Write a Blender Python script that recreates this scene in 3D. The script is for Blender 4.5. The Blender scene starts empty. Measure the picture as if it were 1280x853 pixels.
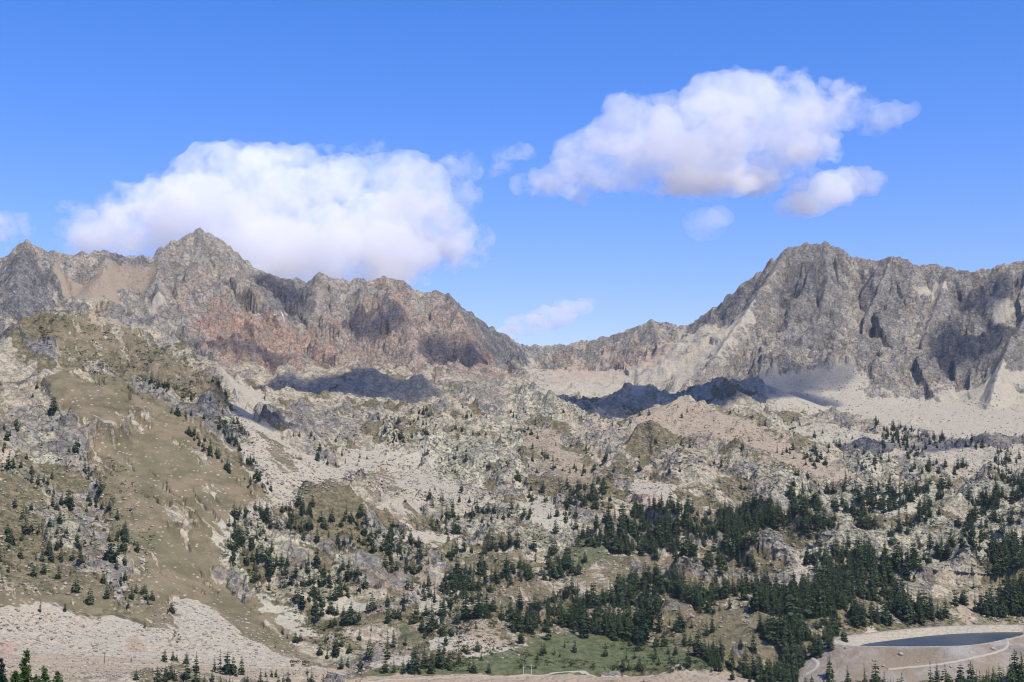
import bpy, math, random
import numpy as np
R = math.radians
S = bpy.context.scene
C = S.collection
rng = np.random.default_rng(7)
random.seed(7)

# ------------------------------------------------------------------ camera
F = 1758.0                       # focal length in photograph pixels (1280 wide)
HZ = 620.0                       # row of the true horizon in the photograph
PITCH = math.atan((HZ - 426.5) / F)
cam_d = bpy.data.cameras.new("camera")
cam = bpy.data.objects.new("camera", cam_d); C.objects.link(cam)
cam_d.sensor_width = 36.0; cam_d.lens = 36.0 * F / 1280.0
cam_d.clip_start = 0.5; cam_d.clip_end = 60000
cam.location = (0, 0, 0); cam.rotation_euler = (R(90) + PITCH, 0, 0)
S.camera = cam

# ------------------------------------------------------------------ light
SUN_EL, SUN_AZ = 57.0, 40.0      # azimuth: degrees to the right of straight behind the camera
sx, sy, sz = math.sin(R(SUN_AZ)) * math.cos(R(SUN_EL)), -math.cos(R(SUN_AZ)) * math.cos(R(SUN_EL)), math.sin(R(SUN_EL))
SUN = np.array([sx, sy, sz])
world = bpy.data.worlds.new("World"); S.world = world; world.use_nodes = True
wn = world.node_tree; wn.nodes.clear()
sky = wn.nodes.new("ShaderNodeTexSky"); sky.sky_type = 'NISHITA'; sky.sun_disc = False
sky.sun_elevation = R(SUN_EL); sky.sun_rotation = math.atan2(sx, sy)
sky.altitude = 2100; sky.air_density = 1.25; sky.dust_density = 0.5; sky.ozone_density = 2.5
bg = wn.nodes.new("ShaderNodeBackground"); bg.inputs["Strength"].default_value = 0.105
hs = wn.nodes.new("ShaderNodeHueSaturation"); hs.inputs["Saturation"].default_value = 1.4; hs.inputs["Value"].default_value = 1.0
wo = wn.nodes.new("ShaderNodeOutputWorld")
wn.links.new(sky.outputs[0], hs.inputs["Color"]); mu = wn.nodes.new("ShaderNodeMix"); mu.data_type = 'RGBA'; mu.blend_type = 'MULTIPLY'; mu.inputs[0].default_value = 1.0; mu.inputs[7].default_value = (1.36, 0.94, 1.26, 1)
wn.links.new(hs.outputs[0], mu.inputs[6]); wn.links.new(mu.outputs[2], bg.inputs[0]); wn.links.new(bg.outputs[0], wo.inputs[0])
sun_d = bpy.data.lights.new("sun", 'SUN'); sun = bpy.data.objects.new("sun", sun_d); C.objects.link(sun)
sun_d.energy = 4.2; sun_d.angle = R(0.53); sun_d.color = (1.0, 0.935, 0.82)
from mathutils import Vector, Matrix
sun.rotation_euler = Vector((sx, sy, sz)).to_track_quat('Z', 'Y').to_euler()
S.view_settings.view_transform = 'Standard'; S.view_settings.look = 'None'
S.view_settings.gamma = 1.0; S.view_settings.use_curve_mapping = False
S.view_settings.exposure = 0.60
S.render.engine = 'CYCLES'
S.cycles.max_bounces = 16; S.cycles.diffuse_bounces = 3; S.cycles.glossy_bounces = 2
S.cycles.transmission_bounces = 4; S.cycles.volume_bounces = 14; S.cycles.transparent_max_bounces = 16
S.cycles.use_denoising = True; S.cycles.pixel_filter_type = 'BLACKMAN_HARRIS'; S.cycles.filter_width = 1.1
HAZE = 2.4e-5

# ------------------------------------------------------------------ numpy noise
def _hash(ix, iy, seed):
    h = (ix.astype(np.int64) * 374761393 + iy.astype(np.int64) * 668265263 + seed * 1274126177) & 0xFFFFFFFF
    h = ((h ^ (h >> 13)) * 1274126177) & 0xFFFFFFFF
    return ((h ^ (h >> 16)) & 0xFFFFFF).astype(np.float32) / float(0xFFFFFF)
def perlin(x, y, seed=0):
    x0 = np.floor(x); y0 = np.floor(y)
    fx = (x - x0).astype(np.float32); fy = (y - y0).astype(np.float32)
    ix = x0.astype(np.int64); iy = y0.astype(np.int64)
    u = fx * fx * fx * (fx * (fx * 6 - 15) + 10); v = fy * fy * fy * (fy * (fy * 6 - 15) + 10)
    def g(dx, dy):
        a = _hash(ix + dx, iy + dy, seed) * (2 * math.pi)
        return np.cos(a) * (fx - dx) + np.sin(a) * (fy - dy)
    a = g(0, 0) * (1 - u) + g(1, 0) * u; b = g(0, 1) * (1 - u) + g(1, 1) * u
    return (a * (1 - v) + b * v) * 1.5
def fbm(x, y, sc, octv=4, seed=0, gain=0.5):
    o = 0; a = 1.0; t = 0
    for k in range(octv):
        f = 2.03 ** k / sc
        o = o + a * perlin(x * f + 17.3 * k, y * f - 9.1 * k, seed + k * 31); t += a; a *= gain
    return o / t
def ridged(x, y, sc, octv=4, seed=0, gain=0.55):
    o = 0; a = 1.0; t = 0; w = 1.0
    for k in range(octv):
        f = 2.07 ** k / sc
        n = 1 - np.abs(perlin(x * f + 7.7 * k, y * f + 3.1 * k, seed + k * 17)) * 1.7
        n = np.clip(n, 0, 1) ** 2 * w
        o = o + a * n; t += a; a *= gain; w = np.clip(n * 1.8, 0, 1)
    return o / t
def blocks(x, y, sc, seed=0, tilt=0.9, jit=0.9, cone=0.6):
    """angular blocks: the upper envelope of randomly tilted, random-height slabs (metres, unit = sc)"""
    u = x / sc; v = y / sc
    ix = np.floor(u); iy = np.floor(v)
    best = np.full(u.shape, -9.0, np.float32)
    for dx in (-1, 0, 1):
        for dy in (-1, 0, 1):
            cx = ix + dx; cy = iy + dy
            hx = _hash(cx, cy, seed); hy = _hash(cx, cy, seed + 5); hh = _hash(cx, cy, seed + 9)
            ta = _hash(cx, cy, seed + 13) * 6.283; tm = _hash(cx, cy, seed + 21) * tilt
            px = u - cx - 0.5 - (hx - 0.5) * jit; py = v - cy - 0.5 - (hy - 0.5) * jit
            d = np.maximum(np.abs(px * np.cos(ta) + py * np.sin(ta)), np.abs(py * np.cos(ta) - px * np.sin(ta)) * 0.8)
            h = hh + (px * np.cos(ta) + py * np.sin(ta)) * tm - np.maximum(d - 0.25, 0) * cone * 4
            best = np.maximum(best, h.astype(np.float32))
    return np.clip(best, -1.2, 1.6)

def sstep(a, b, x):
    t = np.clip((x - a) / (b - a), 0, 1); return t * t * (3 - 2 * t)

# ------------------------------------------------------------------ sight lines: a photograph pixel as a direction in the place
def ray(px, py):
    cx, cy, cz = (px - 640.0) / F, (426.5 - py) / F, 1.0
    y = cz * math.cos(PITCH) - cy * math.sin(PITCH); z = cz * math.sin(PITCH) + cy * math.cos(PITCH)
    h = math.hypot(cx, y); return cx / h, y / h, z / h
def P(px, py, D):                # the point D metres away (on the flat) along that direction
    a, b, c = ray(px, py); return (a * D, b * D, c * D)

# ------------------------------------------------------------------ base sheet: thin-plate surface through surveyed points
base_pts = [P(*p) for p in [
 (0,845,700),(200,842,740),(400,846,790),(640,846,800),(850,846,790),(1000,852,770),(1200,858,745),(1330,860,740),(-120,845,690),
 (0,800,800),(100,800,812),(200,806,830),(300,800,862),(400,830,830),(0,740,860),(100,740,885),(200,740,915),(300,765,915),
 (0,650,965),(100,650,1000),(200,650,1035),(260,680,1020),(-120,650,930),(-120,740,840),
 (0,560,1100),(100,560,1140),(200,570,1180),(285,620,1180),(-120,540,1090),
 (335,650,1210),(300,700,1080),(335,765,950),(420,815,862),(350,590,1480),(310,540,1650),(420,570,1620),(480,640,1300),
 (400,655,1160),(450,700,1060),(500,760,930),(560,800,860),(370,632,1290),
 (640,800,870),(640,750,960),(640,700,1080),(640,645,1290),(640,595,1540),(640,545,1850),(640,505,2200),(640,475,2600),(690,462,2900),
 (500,545,1850),(520,600,1500),(450,505,2100),(400,495,2200),(560,500,2250),(580,700,1080),(560,650,1250),
 (800,800,885),(800,750,975),(800,700,1085),(800,650,1230),(800,612,1400),(830,582,1620),(850,545,1850),(790,530,2050),(800,490,2600),(900,480,2700),
 (1000,790,880),(1000,740,980),(1000,700,1080),(1000,650,1250),(1000,605,1480),(1000,560,1800),(1000,528,2150),(1000,505,2450),
 (1200,770,950),(1200,740,1000),(1200,700,1090),(1200,655,1240),(1200,605,1500),(1200,565,1780),(1200,535,2080),(1200,512,2350),
 (1340,770,950),(1340,700,1090),(1340,610,1500),(1340,540,2050),(1340,500,2400),(1480,700,1090),(1480,600,1500),
 (300,450,2700),(360,455,2700),(430,465,2650),(250,470,2400),(150,480,2100),(0,500,1900),(-120,500,1900)]]
base_pts += [(x, y, z) for x, y, z in [(-400,300,-85),(0,300,-80),(400,300,-85),(0,520,-103),(-300,520,-100),(330,560,-104),
 (-1500,3200,260),(-900,3300,260),(0,3500,240),(900,3300,240),(1700,3000,260),(0,4500,60),(-1800,4300,60),(1800,4300,60)]]
bp = np.array(base_pts, float)
def _tps(r2): return np.where(r2 > 1e-12, r2 * np.log(np.maximum(r2, 1e-12)), 0) * 0.5
_q = bp[:, :2] / 1000.0
_n = len(bp)
_A = np.zeros((_n + 3, _n + 3)); _d2 = ((_q[:, None] - _q[None]) ** 2).sum(-1)
_A[:_n, :_n] = _tps(_d2) + np.eye(_n) * 2e-4
_A[:_n, _n] = 1; _A[:_n, _n + 1:] = _q; _A[_n, :_n] = 1; _A[_n + 1:, :_n] = _q.T
_w = np.linalg.solve(_A, np.concatenate([bp[:, 2], [0, 0, 0]]))
def base_height(X, Y):
    x = (X / 1000).ravel().astype(np.float32); y = (Y / 1000).ravel().astype(np.float32)
    o = (_w[_n] + _w[_n + 1] * x + _w[_n + 2] * y).astype(np.float32)
    for i in range(_n):
        r2 = (x - np.float32(_q[i, 0])) ** 2 + (y - np.float32(_q[i, 1])) ** 2 + np.float32(1e-9)
        o += np.float32(_w[i] * 0.5) * r2 * np.log(r2)
    o = o.reshape(X.shape)
    r = np.hypot(X, Y)
    t = sstep(380, 620, r)                                   # the near hillside under the camera
    near = -2.2 - 0.235 * np.minimum(r, 1000) + 0
    near = np.maximum(near, -103 + 0 * r)
    o = near * (1 - t) + o * t
    az = np.abs(np.arctan2(X, Y)); t = sstep(R(28), R(50), az) # plain rolling country outside the surveyed part
    o = o * (1 - t) + (-103 + 0.10 * np.clip(r - 700, 0, 3000) + np.maximum(near + 103, 0)) * t
    return o

# ------------------------------------------------------------------ ridges: crest line, slope far, cliff height, cliff length, rounding, gully strength
RIDGES = [
 ([(-160,350,2850),(-60,332,2850),(0,326,2860),(18,312,2870),(33,303,2880),(50,311,2880),(75,318,2890),(110,318,2900),(135,316,2910),(155,320,2920),(190,324,2960),
   (200,314,2980),(225,300,3020),(250,289,3050),(270,298,3060),(295,320,3070),(320,335,3080),(345,347,3090),(385,353,3100),(399,343,3100),(430,350,3100),(465,351,3090),
   (480,347,3090),(505,353,3080),(527,369,3080),(545,364,3080),(562,371,3080),(580,386,3080),(600,401,3100),(620,415,3130),(645,428,3170),(664,434,3200),(690,434,3220),
   (705,431,3220),(740,425,3200),(765,420,3190),(790,410,3180),(815,403,3170),(835,405,3160),(860,409,3140),(872,400,3120),(900,380,3090),(930,355,3050),(965,331,3010),
   (984,312,2990),(1008,306,2970),(1030,304,2960),(1050,313,2950),(1075,327,2940),(1100,328,2920),(1115,322,2900),(1135,325,2890),(1150,333,2890),(1165,333,2890),(1187,335,2880),
   (1215,340,2870),(1245,336,2850),(1265,328,2840),(1300,329,2830),(1360,320,2800),(1500,350,2750)], 0.50, 95, 110, 5, 1.0),
 # spurs of the left massif
 ([(250,289,3050),(246,330,2960),(262,380,2850),(275,415,2760)], 0.55, 55, 90, 6, 0.8),
 ([(200,314,2980),(196,350,2860),(205,392,2760)], 0.6, 50, 70, 6, 0.8),
 ([(399,343,3100),(395,385,2980),(380,420,2870)], 0.6, 40, 80, 6, 0.8),
 ([(480,347,3090),(505,400,2950),(520,445,2820),(505,470,2700)], 0.6, 50, 80, 8, 0.8),
 ([(562,371,3080),(585,420,2950),(600,455,2840)], 0.6, 45, 70, 6, 0.8),
 ([(33,303,2880),(20,345,2720),(30,395,2560),(40,430,2400)], 0.55, 60, 90, 8, 0.9),
 ([(135,316,2910),(128,345,2800)], 0.5, 40, 70, 8, 0.7),
 # spurs of the right massif
 ([(984,312,2990),(955,360,2850),(920,410,2720),(893,450,2600),(862,478,2500)], 0.62, 50, 80, 6, 0.9),
 ([(1030,304,2960),(1035,350,2850),(1022,410,2720),(1010,455,2600)], 0.62, 60, 70, 5, 0.9),
 ([(1115,322,2900),(1095,370,2790),(1072,430,2660),(1062,468,2560)], 0.70, 70, 60, 4, 0.9),
 ([(1187,335,2880),(1170,385,2760),(1150,440,2640),(1130,475,2540)], 0.66, 55, 70, 5, 0.9),
 ([(1330,345,2700),(1290,385,2600),(1262,430,2500),(1245,478,2400),(1238,505,2330)], 0.66, 60, 70, 5, 0.9),
 ([(815,403,3170),(830,440,2980)], 0.6, 35, 70, 8, 0.7),
 # rocky ridges behind the grassy hill
 ([(-120,420,2150),(0,400,2150),(90,372,2250),(150,372,2220),(200,402,2160),(250,440,2060),(290,478,1960),(325,512,1880),(352,530,1840)], 0.52, 34, 60, 10, 0.6),
 ([(-120,450,1700),(-40,440,1720),(60,404,1800),(112,392,1830),(160,408,1800),(205,442,1720),(250,482,1620),(285,530,1530),(302,565,1450)], 0.50, 30, 60, 14, 0.5),
 # the grassy hill
 ([(-200,500,1230),(-60,482,1250),(20,468,1280),(60,461,1290),(125,462,1300),(180,478,1310),(228,513,1300),(268,555,1280),(305,598,1240),(332,625,1200)], 0.50, 4, 60, 30, 0.15),
 # humps in the middle distance
 ([(285,462,2380),(315,454,2350),(345,464,2330),(400,465,2310),(440,461,2300),(490,468,2280),(530,480,2250),(556,495,2220)], 0.42, 22, 45, 18, 0.35),
 ([(700,513,2340),(740,497,2330),(790,482,2330),(840,486,2330),(900,477,2360),(940,475,2370),(978,490,2340),(1005,502,2300)], 0.36, 16, 60, 30, 0.3),
 ([(765,540,1990),(805,517,2020),(850,500,2040),(890,505,2020),(940,520,1970),(990,540,1880)], 0.32, 14, 60, 36, 0.25),
 ([(470,512,2050),(500,497,2080),(540,500,2060),(575,515,2000)], 0.45, 16, 40, 14, 0.4),
 ([(600,505,2050),(640,495,2080),(680,500,2070),(725,522,1980),(760,545,1880)], 0.42, 22, 40, 14, 0.4),
 ([(760,560,1640),(800,543,1680),(850,540,1690),(900,552,1660),(950,575,1600),(1000,600,1520)], 0.40, 30, 30, 12, 0.5),
 ([(480,575,1580),(540,560,1620),(610,570,1600),(660,590,1520)], 0.40, 14, 30, 14, 0.4),
 ([(600,600,1400),(650,588,1430),(700,600,1400),(730,620,1340)], 0.42, 18, 26, 12, 0.5),
 ([(290,645,1200),(350,622,1260),(420,640,1230),(480,660,1170),(520,690,1090)], 0.42, 14, 40, 16, 0.5),
 ([(1080,650,1260),(1120,640,1280),(1180,655,1250),(1240,650,1260),(1330,640,1270)], 0.42, 24, 26, 12, 0.5),
 ([(960,690,1090),(1010,672,1130),(1080,672,1140),(1140,690,1100)], 0.42, 16, 24, 12, 0.5),
 ([(620,660,1200),(660,650,1230),(720,655,1210)], 0.40, 12, 26, 12, 0.5),
]
# ------------------------------------------------------------------ polar sheet of ground
NC = 1500
az_core = np.linspace(R(-25.5), R(25.5), NC)
az_rest = np.linspace(R(25.5), R(360 - 25.5), 150)[1:-1]
AZ = np.concatenate([az_core, az_rest])
r1 = np.geomspace(2.0, 690, 90)
r2 = [690.0]
while r2[-1] < 3330: r2.append(r2[-1] * (1 + 0.00135))
r3 = np.geomspace(r2[-1], 5200, 40)[1:]
RAD = np.concatenate([r1[:-1], np.array(r2), r3])
NR = len(RAD); NA = len(AZ)
print("grid", NA, NR, NA * NR)
GX = (np.sin(AZ)[None, :] * RAD[:, None]).astype(np.float32); GY = (np.cos(AZ)[None, :] * RAD[:, None]).astype(np.float32)

def smax(a, b, k):
    h = np.maximum(k - np.abs(a - b), 0) / k
    return np.maximum(a, b) + h * h * k * 0.25
import time as _t; _t0 = _t.time()
WX = GX + 22 * fbm(GX, GY, 210, 3, 3); WY = GY + 22 * fbm(GX, GY, 210, 3, 4)
H0 = base_height(GX, GY)
DIST = np.full(GX.shape, 900.0, np.float32); ALONG = np.zeros(GX.shape, np.float32); GUL = np.zeros(GX.shape, np.float32); FAR = np.zeros(GX.shape, np.float32); BODY = np.zeros(GX.shape, np.int8)
GRP = [1] * 14 + [0, 0, 2] + [0] * 20
for ri, (pts, s1, A, L, rnd, gul) in enumerate(RIDGES):
    w = np.array([P(*p) for p in pts])
    lo = w.min(0) - 900; hi = w.max(0) + 900
    m = (GX > lo[0]) & (GX < hi[0]) & (GY > lo[1]) & (GY < hi[1])
    # warp fades at the crest so that the skyline keeps its surveyed shape
    X, Y = GX[m], GY[m]; X2, Y2 = WX[m], WY[m]
    best = np.full(X.shape, -1e9, np.float32); bd = np.zeros_like(best); bs = np.zeros_like(best); acc = 0.0
    for (a, b) in zip(w[:-1], w[1:]):
        e = b[:2] - a[:2]; l2 = (e ** 2).sum(); l = math.sqrt(l2)
        t0 = np.clip(((X - a[0]) * e[0] + (Y - a[1]) * e[1]) / l2, 0, 1)
        d0 = np.hypot(X - a[0] - t0 * e[0], Y - a[1] - t0 * e[1])
        k = sstep(10, 120, d0)
        xx = X + (X2 - X) * k; yy = Y + (Y2 - Y) * k
        t = np.clip(((xx - a[0]) * e[0] + (yy - a[1]) * e[1]) / l2, 0, 1)
        d = np.hypot(xx - a[0] - t * e[0], yy - a[1] - t * e[1])
        z = a[2] + (b[2] - a[2]) * t - (s1 * (np.sqrt(d * d + rnd * rnd) - rnd) + A * (1 - np.exp(-d / L)))
        u = z > best
        best = np.where(u, z, best); bd = np.where(u, d, bd); bs = np.where(u, acc + t * l, bs); acc += l
    h = H0[m]; u = best > h
    H0[m] = smax(h, best, 14 if ri < 14 else 8)
    DIST[m] = np.where(u, bd, DIST[m]); ALONG[m] = np.where(u, bs + ri * 777, ALONG[m]); GUL[m] = np.where(u, gul, GUL[m])
    FAR[m] = np.where(u, 1.0 if ri < 14 else 0.0, FAR[m])
    BODY[m] = np.where(u, GRP[ri], BODY[m])
print("ridges", _t.time() - _t0)

def column(px, py):
    a, b, c = ray(px, py); az = math.atan2(a, b)
    return int(round((az - az_core[0]) / (az_core[1] - az_core[0]))), c
I700 = int(np.searchsorted(RAD, 560))
def hit(Hf, px, py, rmax=3600):
    """the ground point seen at a photograph pixel: (x, y, z), or None for sky"""
    j, c = column(px, py)
    j = min(max(j, 0), NC - 1)
    col = Hf[I700:, j] / RAD[I700:]
    k = np.nonzero(col >= c)[0]
    if len(k) == 0 or RAD[I700 + k[0]] > rmax: return None
    i = I700 + k[0]
    a, b, _ = ray(px, py)
    return (a * RAD[i], b * RAD[i], float(Hf[i, j]))
def height(Hf, x, y):
    az = math.atan2(x, y); r = math.hypot(x, y)
    fj = (az - az_core[0]) / (az_core[1] - az_core[0]); fi = np.interp(r, RAD, np.arange(NR))
    fj = min(max(fj, 0), NC - 1.001); j = int(fj); i = int(min(fi, NR - 2)); tj = fj - j; ti = fi - i
    return float((Hf[i, j] * (1 - tj) + Hf[i, j + 1] * tj) * (1 - ti) + (Hf[i + 1, j] * (1 - tj) + Hf[i + 1, j + 1] * tj) * ti)

# ------------------------------------------------------------------ ground cover: areas on the ground, their edges broken by noise
def inside(poly, soft, rag, seed):
    """0..1 membership of every grid point in a ground polygon (world metres)"""
    p = np.array(poly, np.float32)
    lo = p.min(0) - soft - rag * 2 - 5; hi = p.max(0) + soft + rag * 2 + 5
    m = (GX > lo[0]) & (GX < hi[0]) & (GY > lo[1]) & (GY < hi[1])
    out = np.zeros(GX.shape, np.float32)
    x = GX[m]; y = GY[m]
    if len(x) == 0: return out
    d = np.full(x.shape, 1e9, np.float32); ins = np.zeros(x.shape, bool)
    for (x1, y1), (x2, y2) in zip(p, np.roll(p, -1, 0)):
        ex, ey = x2 - x1, y2 - y1; l2 = ex * ex + ey * ey + 1e-9
        t = np.clip(((x - x1) * ex + (y - y1) * ey) / l2, 0, 1)
        d = np.minimum(d, (x - x1 - t * ex) ** 2 + (y - y1 - t * ey) ** 2)
        c = ((y1 > y) != (y2 > y)) & (x < ex * (y - y1) / (ey if abs(ey) > 1e-9 else 1e-9) + x1)
        ins ^= c
    sd = np.sqrt(d) * np.where(ins, 1, -1)
    sd = sd + rag * NZ1[m] + rag * 0.6 * NZ2[m]
    out[m] = sstep(-soft, soft, sd)
    return out
NZ1 = fbm(GX, GY, 45, 4, 50) * 2; NZ2 = fbm(GX, GY, 13, 3, 60) * 2
def gpoly(pts, Hf):
    o = []
    for (x, y) in pts:
        h = None; yy = y
        while h is None and yy < y + 60:
            h = hit(Hf, x, yy, 3300); yy += 2
        o.append(h[:2])
    return o
COVER = {'calm': [], 'heath': [], 'scree': [], 'grass': [], 'green': [], 'red': [], 'lime': [], 'dark': [], 'tan': []}
def cover(kind, pts, soft=8, rag=14, amt=1.0): COVER[kind].append((pts, soft, rag, amt))
# pale boulder and gravel slopes
cover('scree', [(-60,760),(40,757),(70,752),(110,768),(150,772),(185,782),(212,785),(212,745),(235,742),(290,765),(340,792),(400,825),(440,846),(300,850),(150,835),(-60,835)], 5, 8)
cover('scree', [(280,500),(312,515),(345,545),(370,572),(430,572),(470,590),(430,610),(370,612),(345,640),(300,648),(290,690),(268,706),(264,668),(275,640),(330,622),(318,590),(300,550)], 8, 10)
cover('scree', [(430,560),(480,560),(540,580),(600,606),(636,628),(600,640),(540,625),(500,640),(470,615),(430,590)], 8, 16)
cover('scree', [(505,668),(560,660),(575,672),(540,685),(512,680)], 6, 8)
cover('scree', [(505,725),(535,745),(556,768),(540,775),(520,765),(500,735)], 4, 5)
cover('scree', [(545,798),(590,808),(640,815),(640,822),(590,822),(540,812)], 3, 5)
cover('scree', [(460,828),(510,822),(520,840),(470,845)], 3, 5)
cover('scree', [(440,755),(465,752),(470,765),(445,772),(425,768)], 3, 5)
cover('scree', [(380,765),(330,755),(320,762),(370,795),(400,800)], 4, 6, .8)
cover('scree', [(650,610),(690,620),(720,650),(700,670),(660,660),(650,640)], 6, 10)
cover('scree', [(790,605),(815,595),(845,610),(850,640),(835,645),(800,628)], 4, 6)
cover('scree', [(1075,620),(1100,612),(1160,615),(1150,640),(1100,640)], 6, 10, .8)
cover('scree', [(1080,575),(1100,580),(1090,602),(1060,600)], 6, 10, .8)
cover('scree', [(940,470),(1000,468),(1060,452),(1090,488),(1200,487),(1300,492),(1300,545),(1180,545),(1060,520),(960,504)], 14, 20)
cover('scree', [(1000,520),(1100,545),(1200,560),(1300,560),(1300,600),(1200,590),(1100,560),(1000,545)], 10, 30, .6)
cover('scree', [(925,392),(940,398),(900,440),(868,468),(828,486),(795,490),(840,455),(880,425)], 10, 18, .8)
cover('scree', [(665,452),(760,448),(800,458),(850,420),(905,405),(880,440),(830,482),(720,500),(668,488)], 14, 34, .62)
cover('scree', [(1300,432),(1262,462),(1225,492),(1262,492),(1300,470)], 8, 8)
cover('scree', [(1140,368),(1170,355),(1185,365),(1150,385)], 6, 8, .8)
cover('scree', [(1242,375),(1262,370),(1262,395),(1240,405)], 6, 8, .8)
cover('tan', [(68,338),(120,345),(165,350),(150,366),(125,380),(104,388),(86,366)], 10, 14, 1)
cover('scree', [(184,388),(196,372),(206,375),(200,392),(190,394)], 5, 6)
cover('scree', [(290,470),(330,490),(340,520),(300,512),(270,480)], 8, 10, .8)
cover('scree', [(1090,787),(1160,772),(1240,778),(1160,784)], 3, 5, .8)
cover('scree', [(1020,750),(1060,760),(1050,800),(1100,795),(1090,780),(1060,750)], 4, 8, .6)
cover('scree', [(1200,700),(1250,660),(1300,670),(1300,700),(1260,690)], 6, 10, .7)
cover('scree', [(1120,725),(1150,735),(1145,750),(1115,745)], 3, 6, .8)
cover('scree', [(690,710),(760,735),(790,770),(760,760),(700,730)], 4, 8, .7)
cover('scree', [(960,735),(1000,700),(1030,690),(1010,740)], 4, 8, .7)
for pg in [[(512,726),(548,740),(566,764),(548,778),(530,758)], [(536,712),(556,716),(606,762),(596,768),(545,730)], [(540,794),(600,803),(655,812),(690,812),(690,820),(640,820),(590,815),(535,806)], [(612,768),(628,764),(662,808),(648,812)],
           [(478,826),(512,818),(522,842),(488,846)], [(395,760),(440,752),(450,762),(410,772)], [(900,745),(935,738),(950,752),(915,768)], [(1060,782),(1090,770),(1130,790),(1090,792)], [(740,700),(770,728),(765,745),(735,725)], [(650,716),(690,712),(720,735),(690,745)]]:
    cover('scree', pg, 3, 3)
# warm tan earth and dry ground
cover('tan', [(440,847),(560,843),(700,838),(800,842),(880,838),(980,846),(1000,870),(400,870)], 3, 3)
cover('tan', [(80,392),(130,388),(170,402),(140,425),(90,418)], 8, 8, .7)
cover('tan', [(105,345),(200,325),(192,360),(150,355)], 8, 8, .7)
cover('tan', [(780,520),(860,505),(960,530),(1100,600),(1000,590),(900,545),(800,540)], 10, 16, .8)
cover('tan', [(660,535),(700,545),(750,590),(745,620),(690,590),(655,560)], 8, 12, .7)
cover('tan', [(566,782),(598,778),(632,800),(616,812),(580,800)], 2, 3, 1)
cover('tan', [(520,775),(560,785),(545,792),(520,788)], 2, 3, .8)
cover('tan', [(580,770),(620,775),(640,810),(590,808)], 3, 5)
cover('tan', [(505,700),(540,705),(560,730),(520,740)], 3, 6, .7)
cover('tan', [(-60,815),(60,818),(300,832),(440,838),(440,850),(200,845),(-60,835)], 3, 4, .8)
cover('tan', [(158,797),(170,793),(186,815),(160,818)], 2, 1.5, 1)
cover('tan', [(1190,720),(1215,730),(1225,760),(1195,745)], 3, 4, .9)
# grass
cover('grass', [(70,470),(125,466),(180,482),(232,522),(272,562),(318,606),(338,628),(300,640),(268,668),(262,705),(300,752),(360,795),(428,840),(400,835),(320,800),(250,752),(218,742),(195,770),(150,700),(110,560)], 4, 5)
cover('grass', [(95,500),(228,530),(318,610),(270,690),(300,760),(215,745),(190,770),(160,700),(118,560)], 10, 10)
cover('grass', [(55,466),(125,464),(180,480),(228,516),(268,558),(312,602),(330,625),(280,642),(268,700),(300,745),(350,785),(400,815),(370,815),(300,775),(240,745),(212,745),(212,785),(186,783),(150,765),(165,745),(155,700),(140,640),(120,580),(90,520)], 6, 12)
cover('grass', [(-60,730),(0,728),(60,730),(130,735),(150,765),(110,768),(70,755),(-60,760)], 5, 8)
cover('grass', [(0,500),(30,520),(70,600),(50,640),(0,600)], 8, 30, .5)
cover('grass', [(-40,560),(90,520),(150,700),(150,765),(-40,740)], 10, 40, .28)
cover('grass', [(62,400),(130,395),(200,438),(250,500),(200,480),(140,445),(70,440)], 8, 16, .7)
cover('grass', [(180,420),(240,440),(270,480),(240,500),(200,460)], 8, 12, .7)
cover('grass', [(320,540),(360,560),(375,600),(345,590)], 5, 8, .8)
cover('grass', [(440,590),(500,590),(500,620),(460,620)], 5, 14, .7)
cover('grass', [(790,585),(810,575),(830,590),(840,605),(800,600)], 5, 10, .6)
cover('grass', [(300,690),(480,690),(560,760),(540,820),(440,800),(350,770)], 8, 30, .3)
cover('grass', [(560,690),(900,690),(1060,760),(960,840),(560,790)], 8, 30, .55)
cover('grass', [(660,560),(760,600),(760,660),(700,620)], 8, 20, .5)
cover('grass', [(180,755),(215,750),(215,785),(185,782)], 4, 5, .8)
cover('green', [(555,828),(600,822),(650,812),(690,798),(740,790),(760,765),(790,770),(800,800),(860,815),(900,825),(930,838),(860,842),(800,838),(700,842),(560,843),(440,846),(455,838)], 4, 7)
cover('green', [(768,718),(800,722),(800,740),(775,735)], 3, 6)
cover('green', [(700,680),(740,670),(760,700),(720,710)], 4, 10, .6)
cover('green', [(790,580),(812,572),(825,590),(800,598)], 3, 4, .6)
cover('green', [(500,785),(540,795),(530,805),(505,795)], 3, 5, .7)
# reddish rock and rubble
cover('red', [(235,395),(300,385),(350,400),(420,425),(455,470),(380,478),(300,460),(255,425)], 12, 16, 1)
cover('red', [(255,400),(300,392),(345,402),(400,415),(430,440),(440,468),(380,474),(320,460),(270,430)], 12, 20, .8)
cover('red', [(400,400),(470,360),(520,372),(600,420),(650,470),(600,490),(480,474),(420,440)], 16, 30, .55)
cover('red', [(220,350),(300,340),(340,390),(270,400),(215,380)], 16, 30, .3)
cover('red', [(560,440),(620,445),(640,480),(570,485)], 12, 18, .7)
cover('red', [(690,452),(780,442),(850,425),(830,455),(760,470),(690,480)], 14, 26, .35)
cover('red', [(780,520),(900,525),(1080,610),(1000,600),(860,548),(780,545)], 10, 14, .5)
cover('red', [(-60,800),(0,802),(18,806),(12,820),(-60,820)], 3, 3, .8)
cover('red', [(460,730),(520,720),(520,755),(470,760)], 4, 8, .5)
cover('red', [(790,615),(840,625),(835,650),(800,640)], 4, 8, .5)
cover('red', [(650,535),(690,540),(750,600),(740,620),(690,600),(650,570)], 6, 10, .35)
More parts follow.
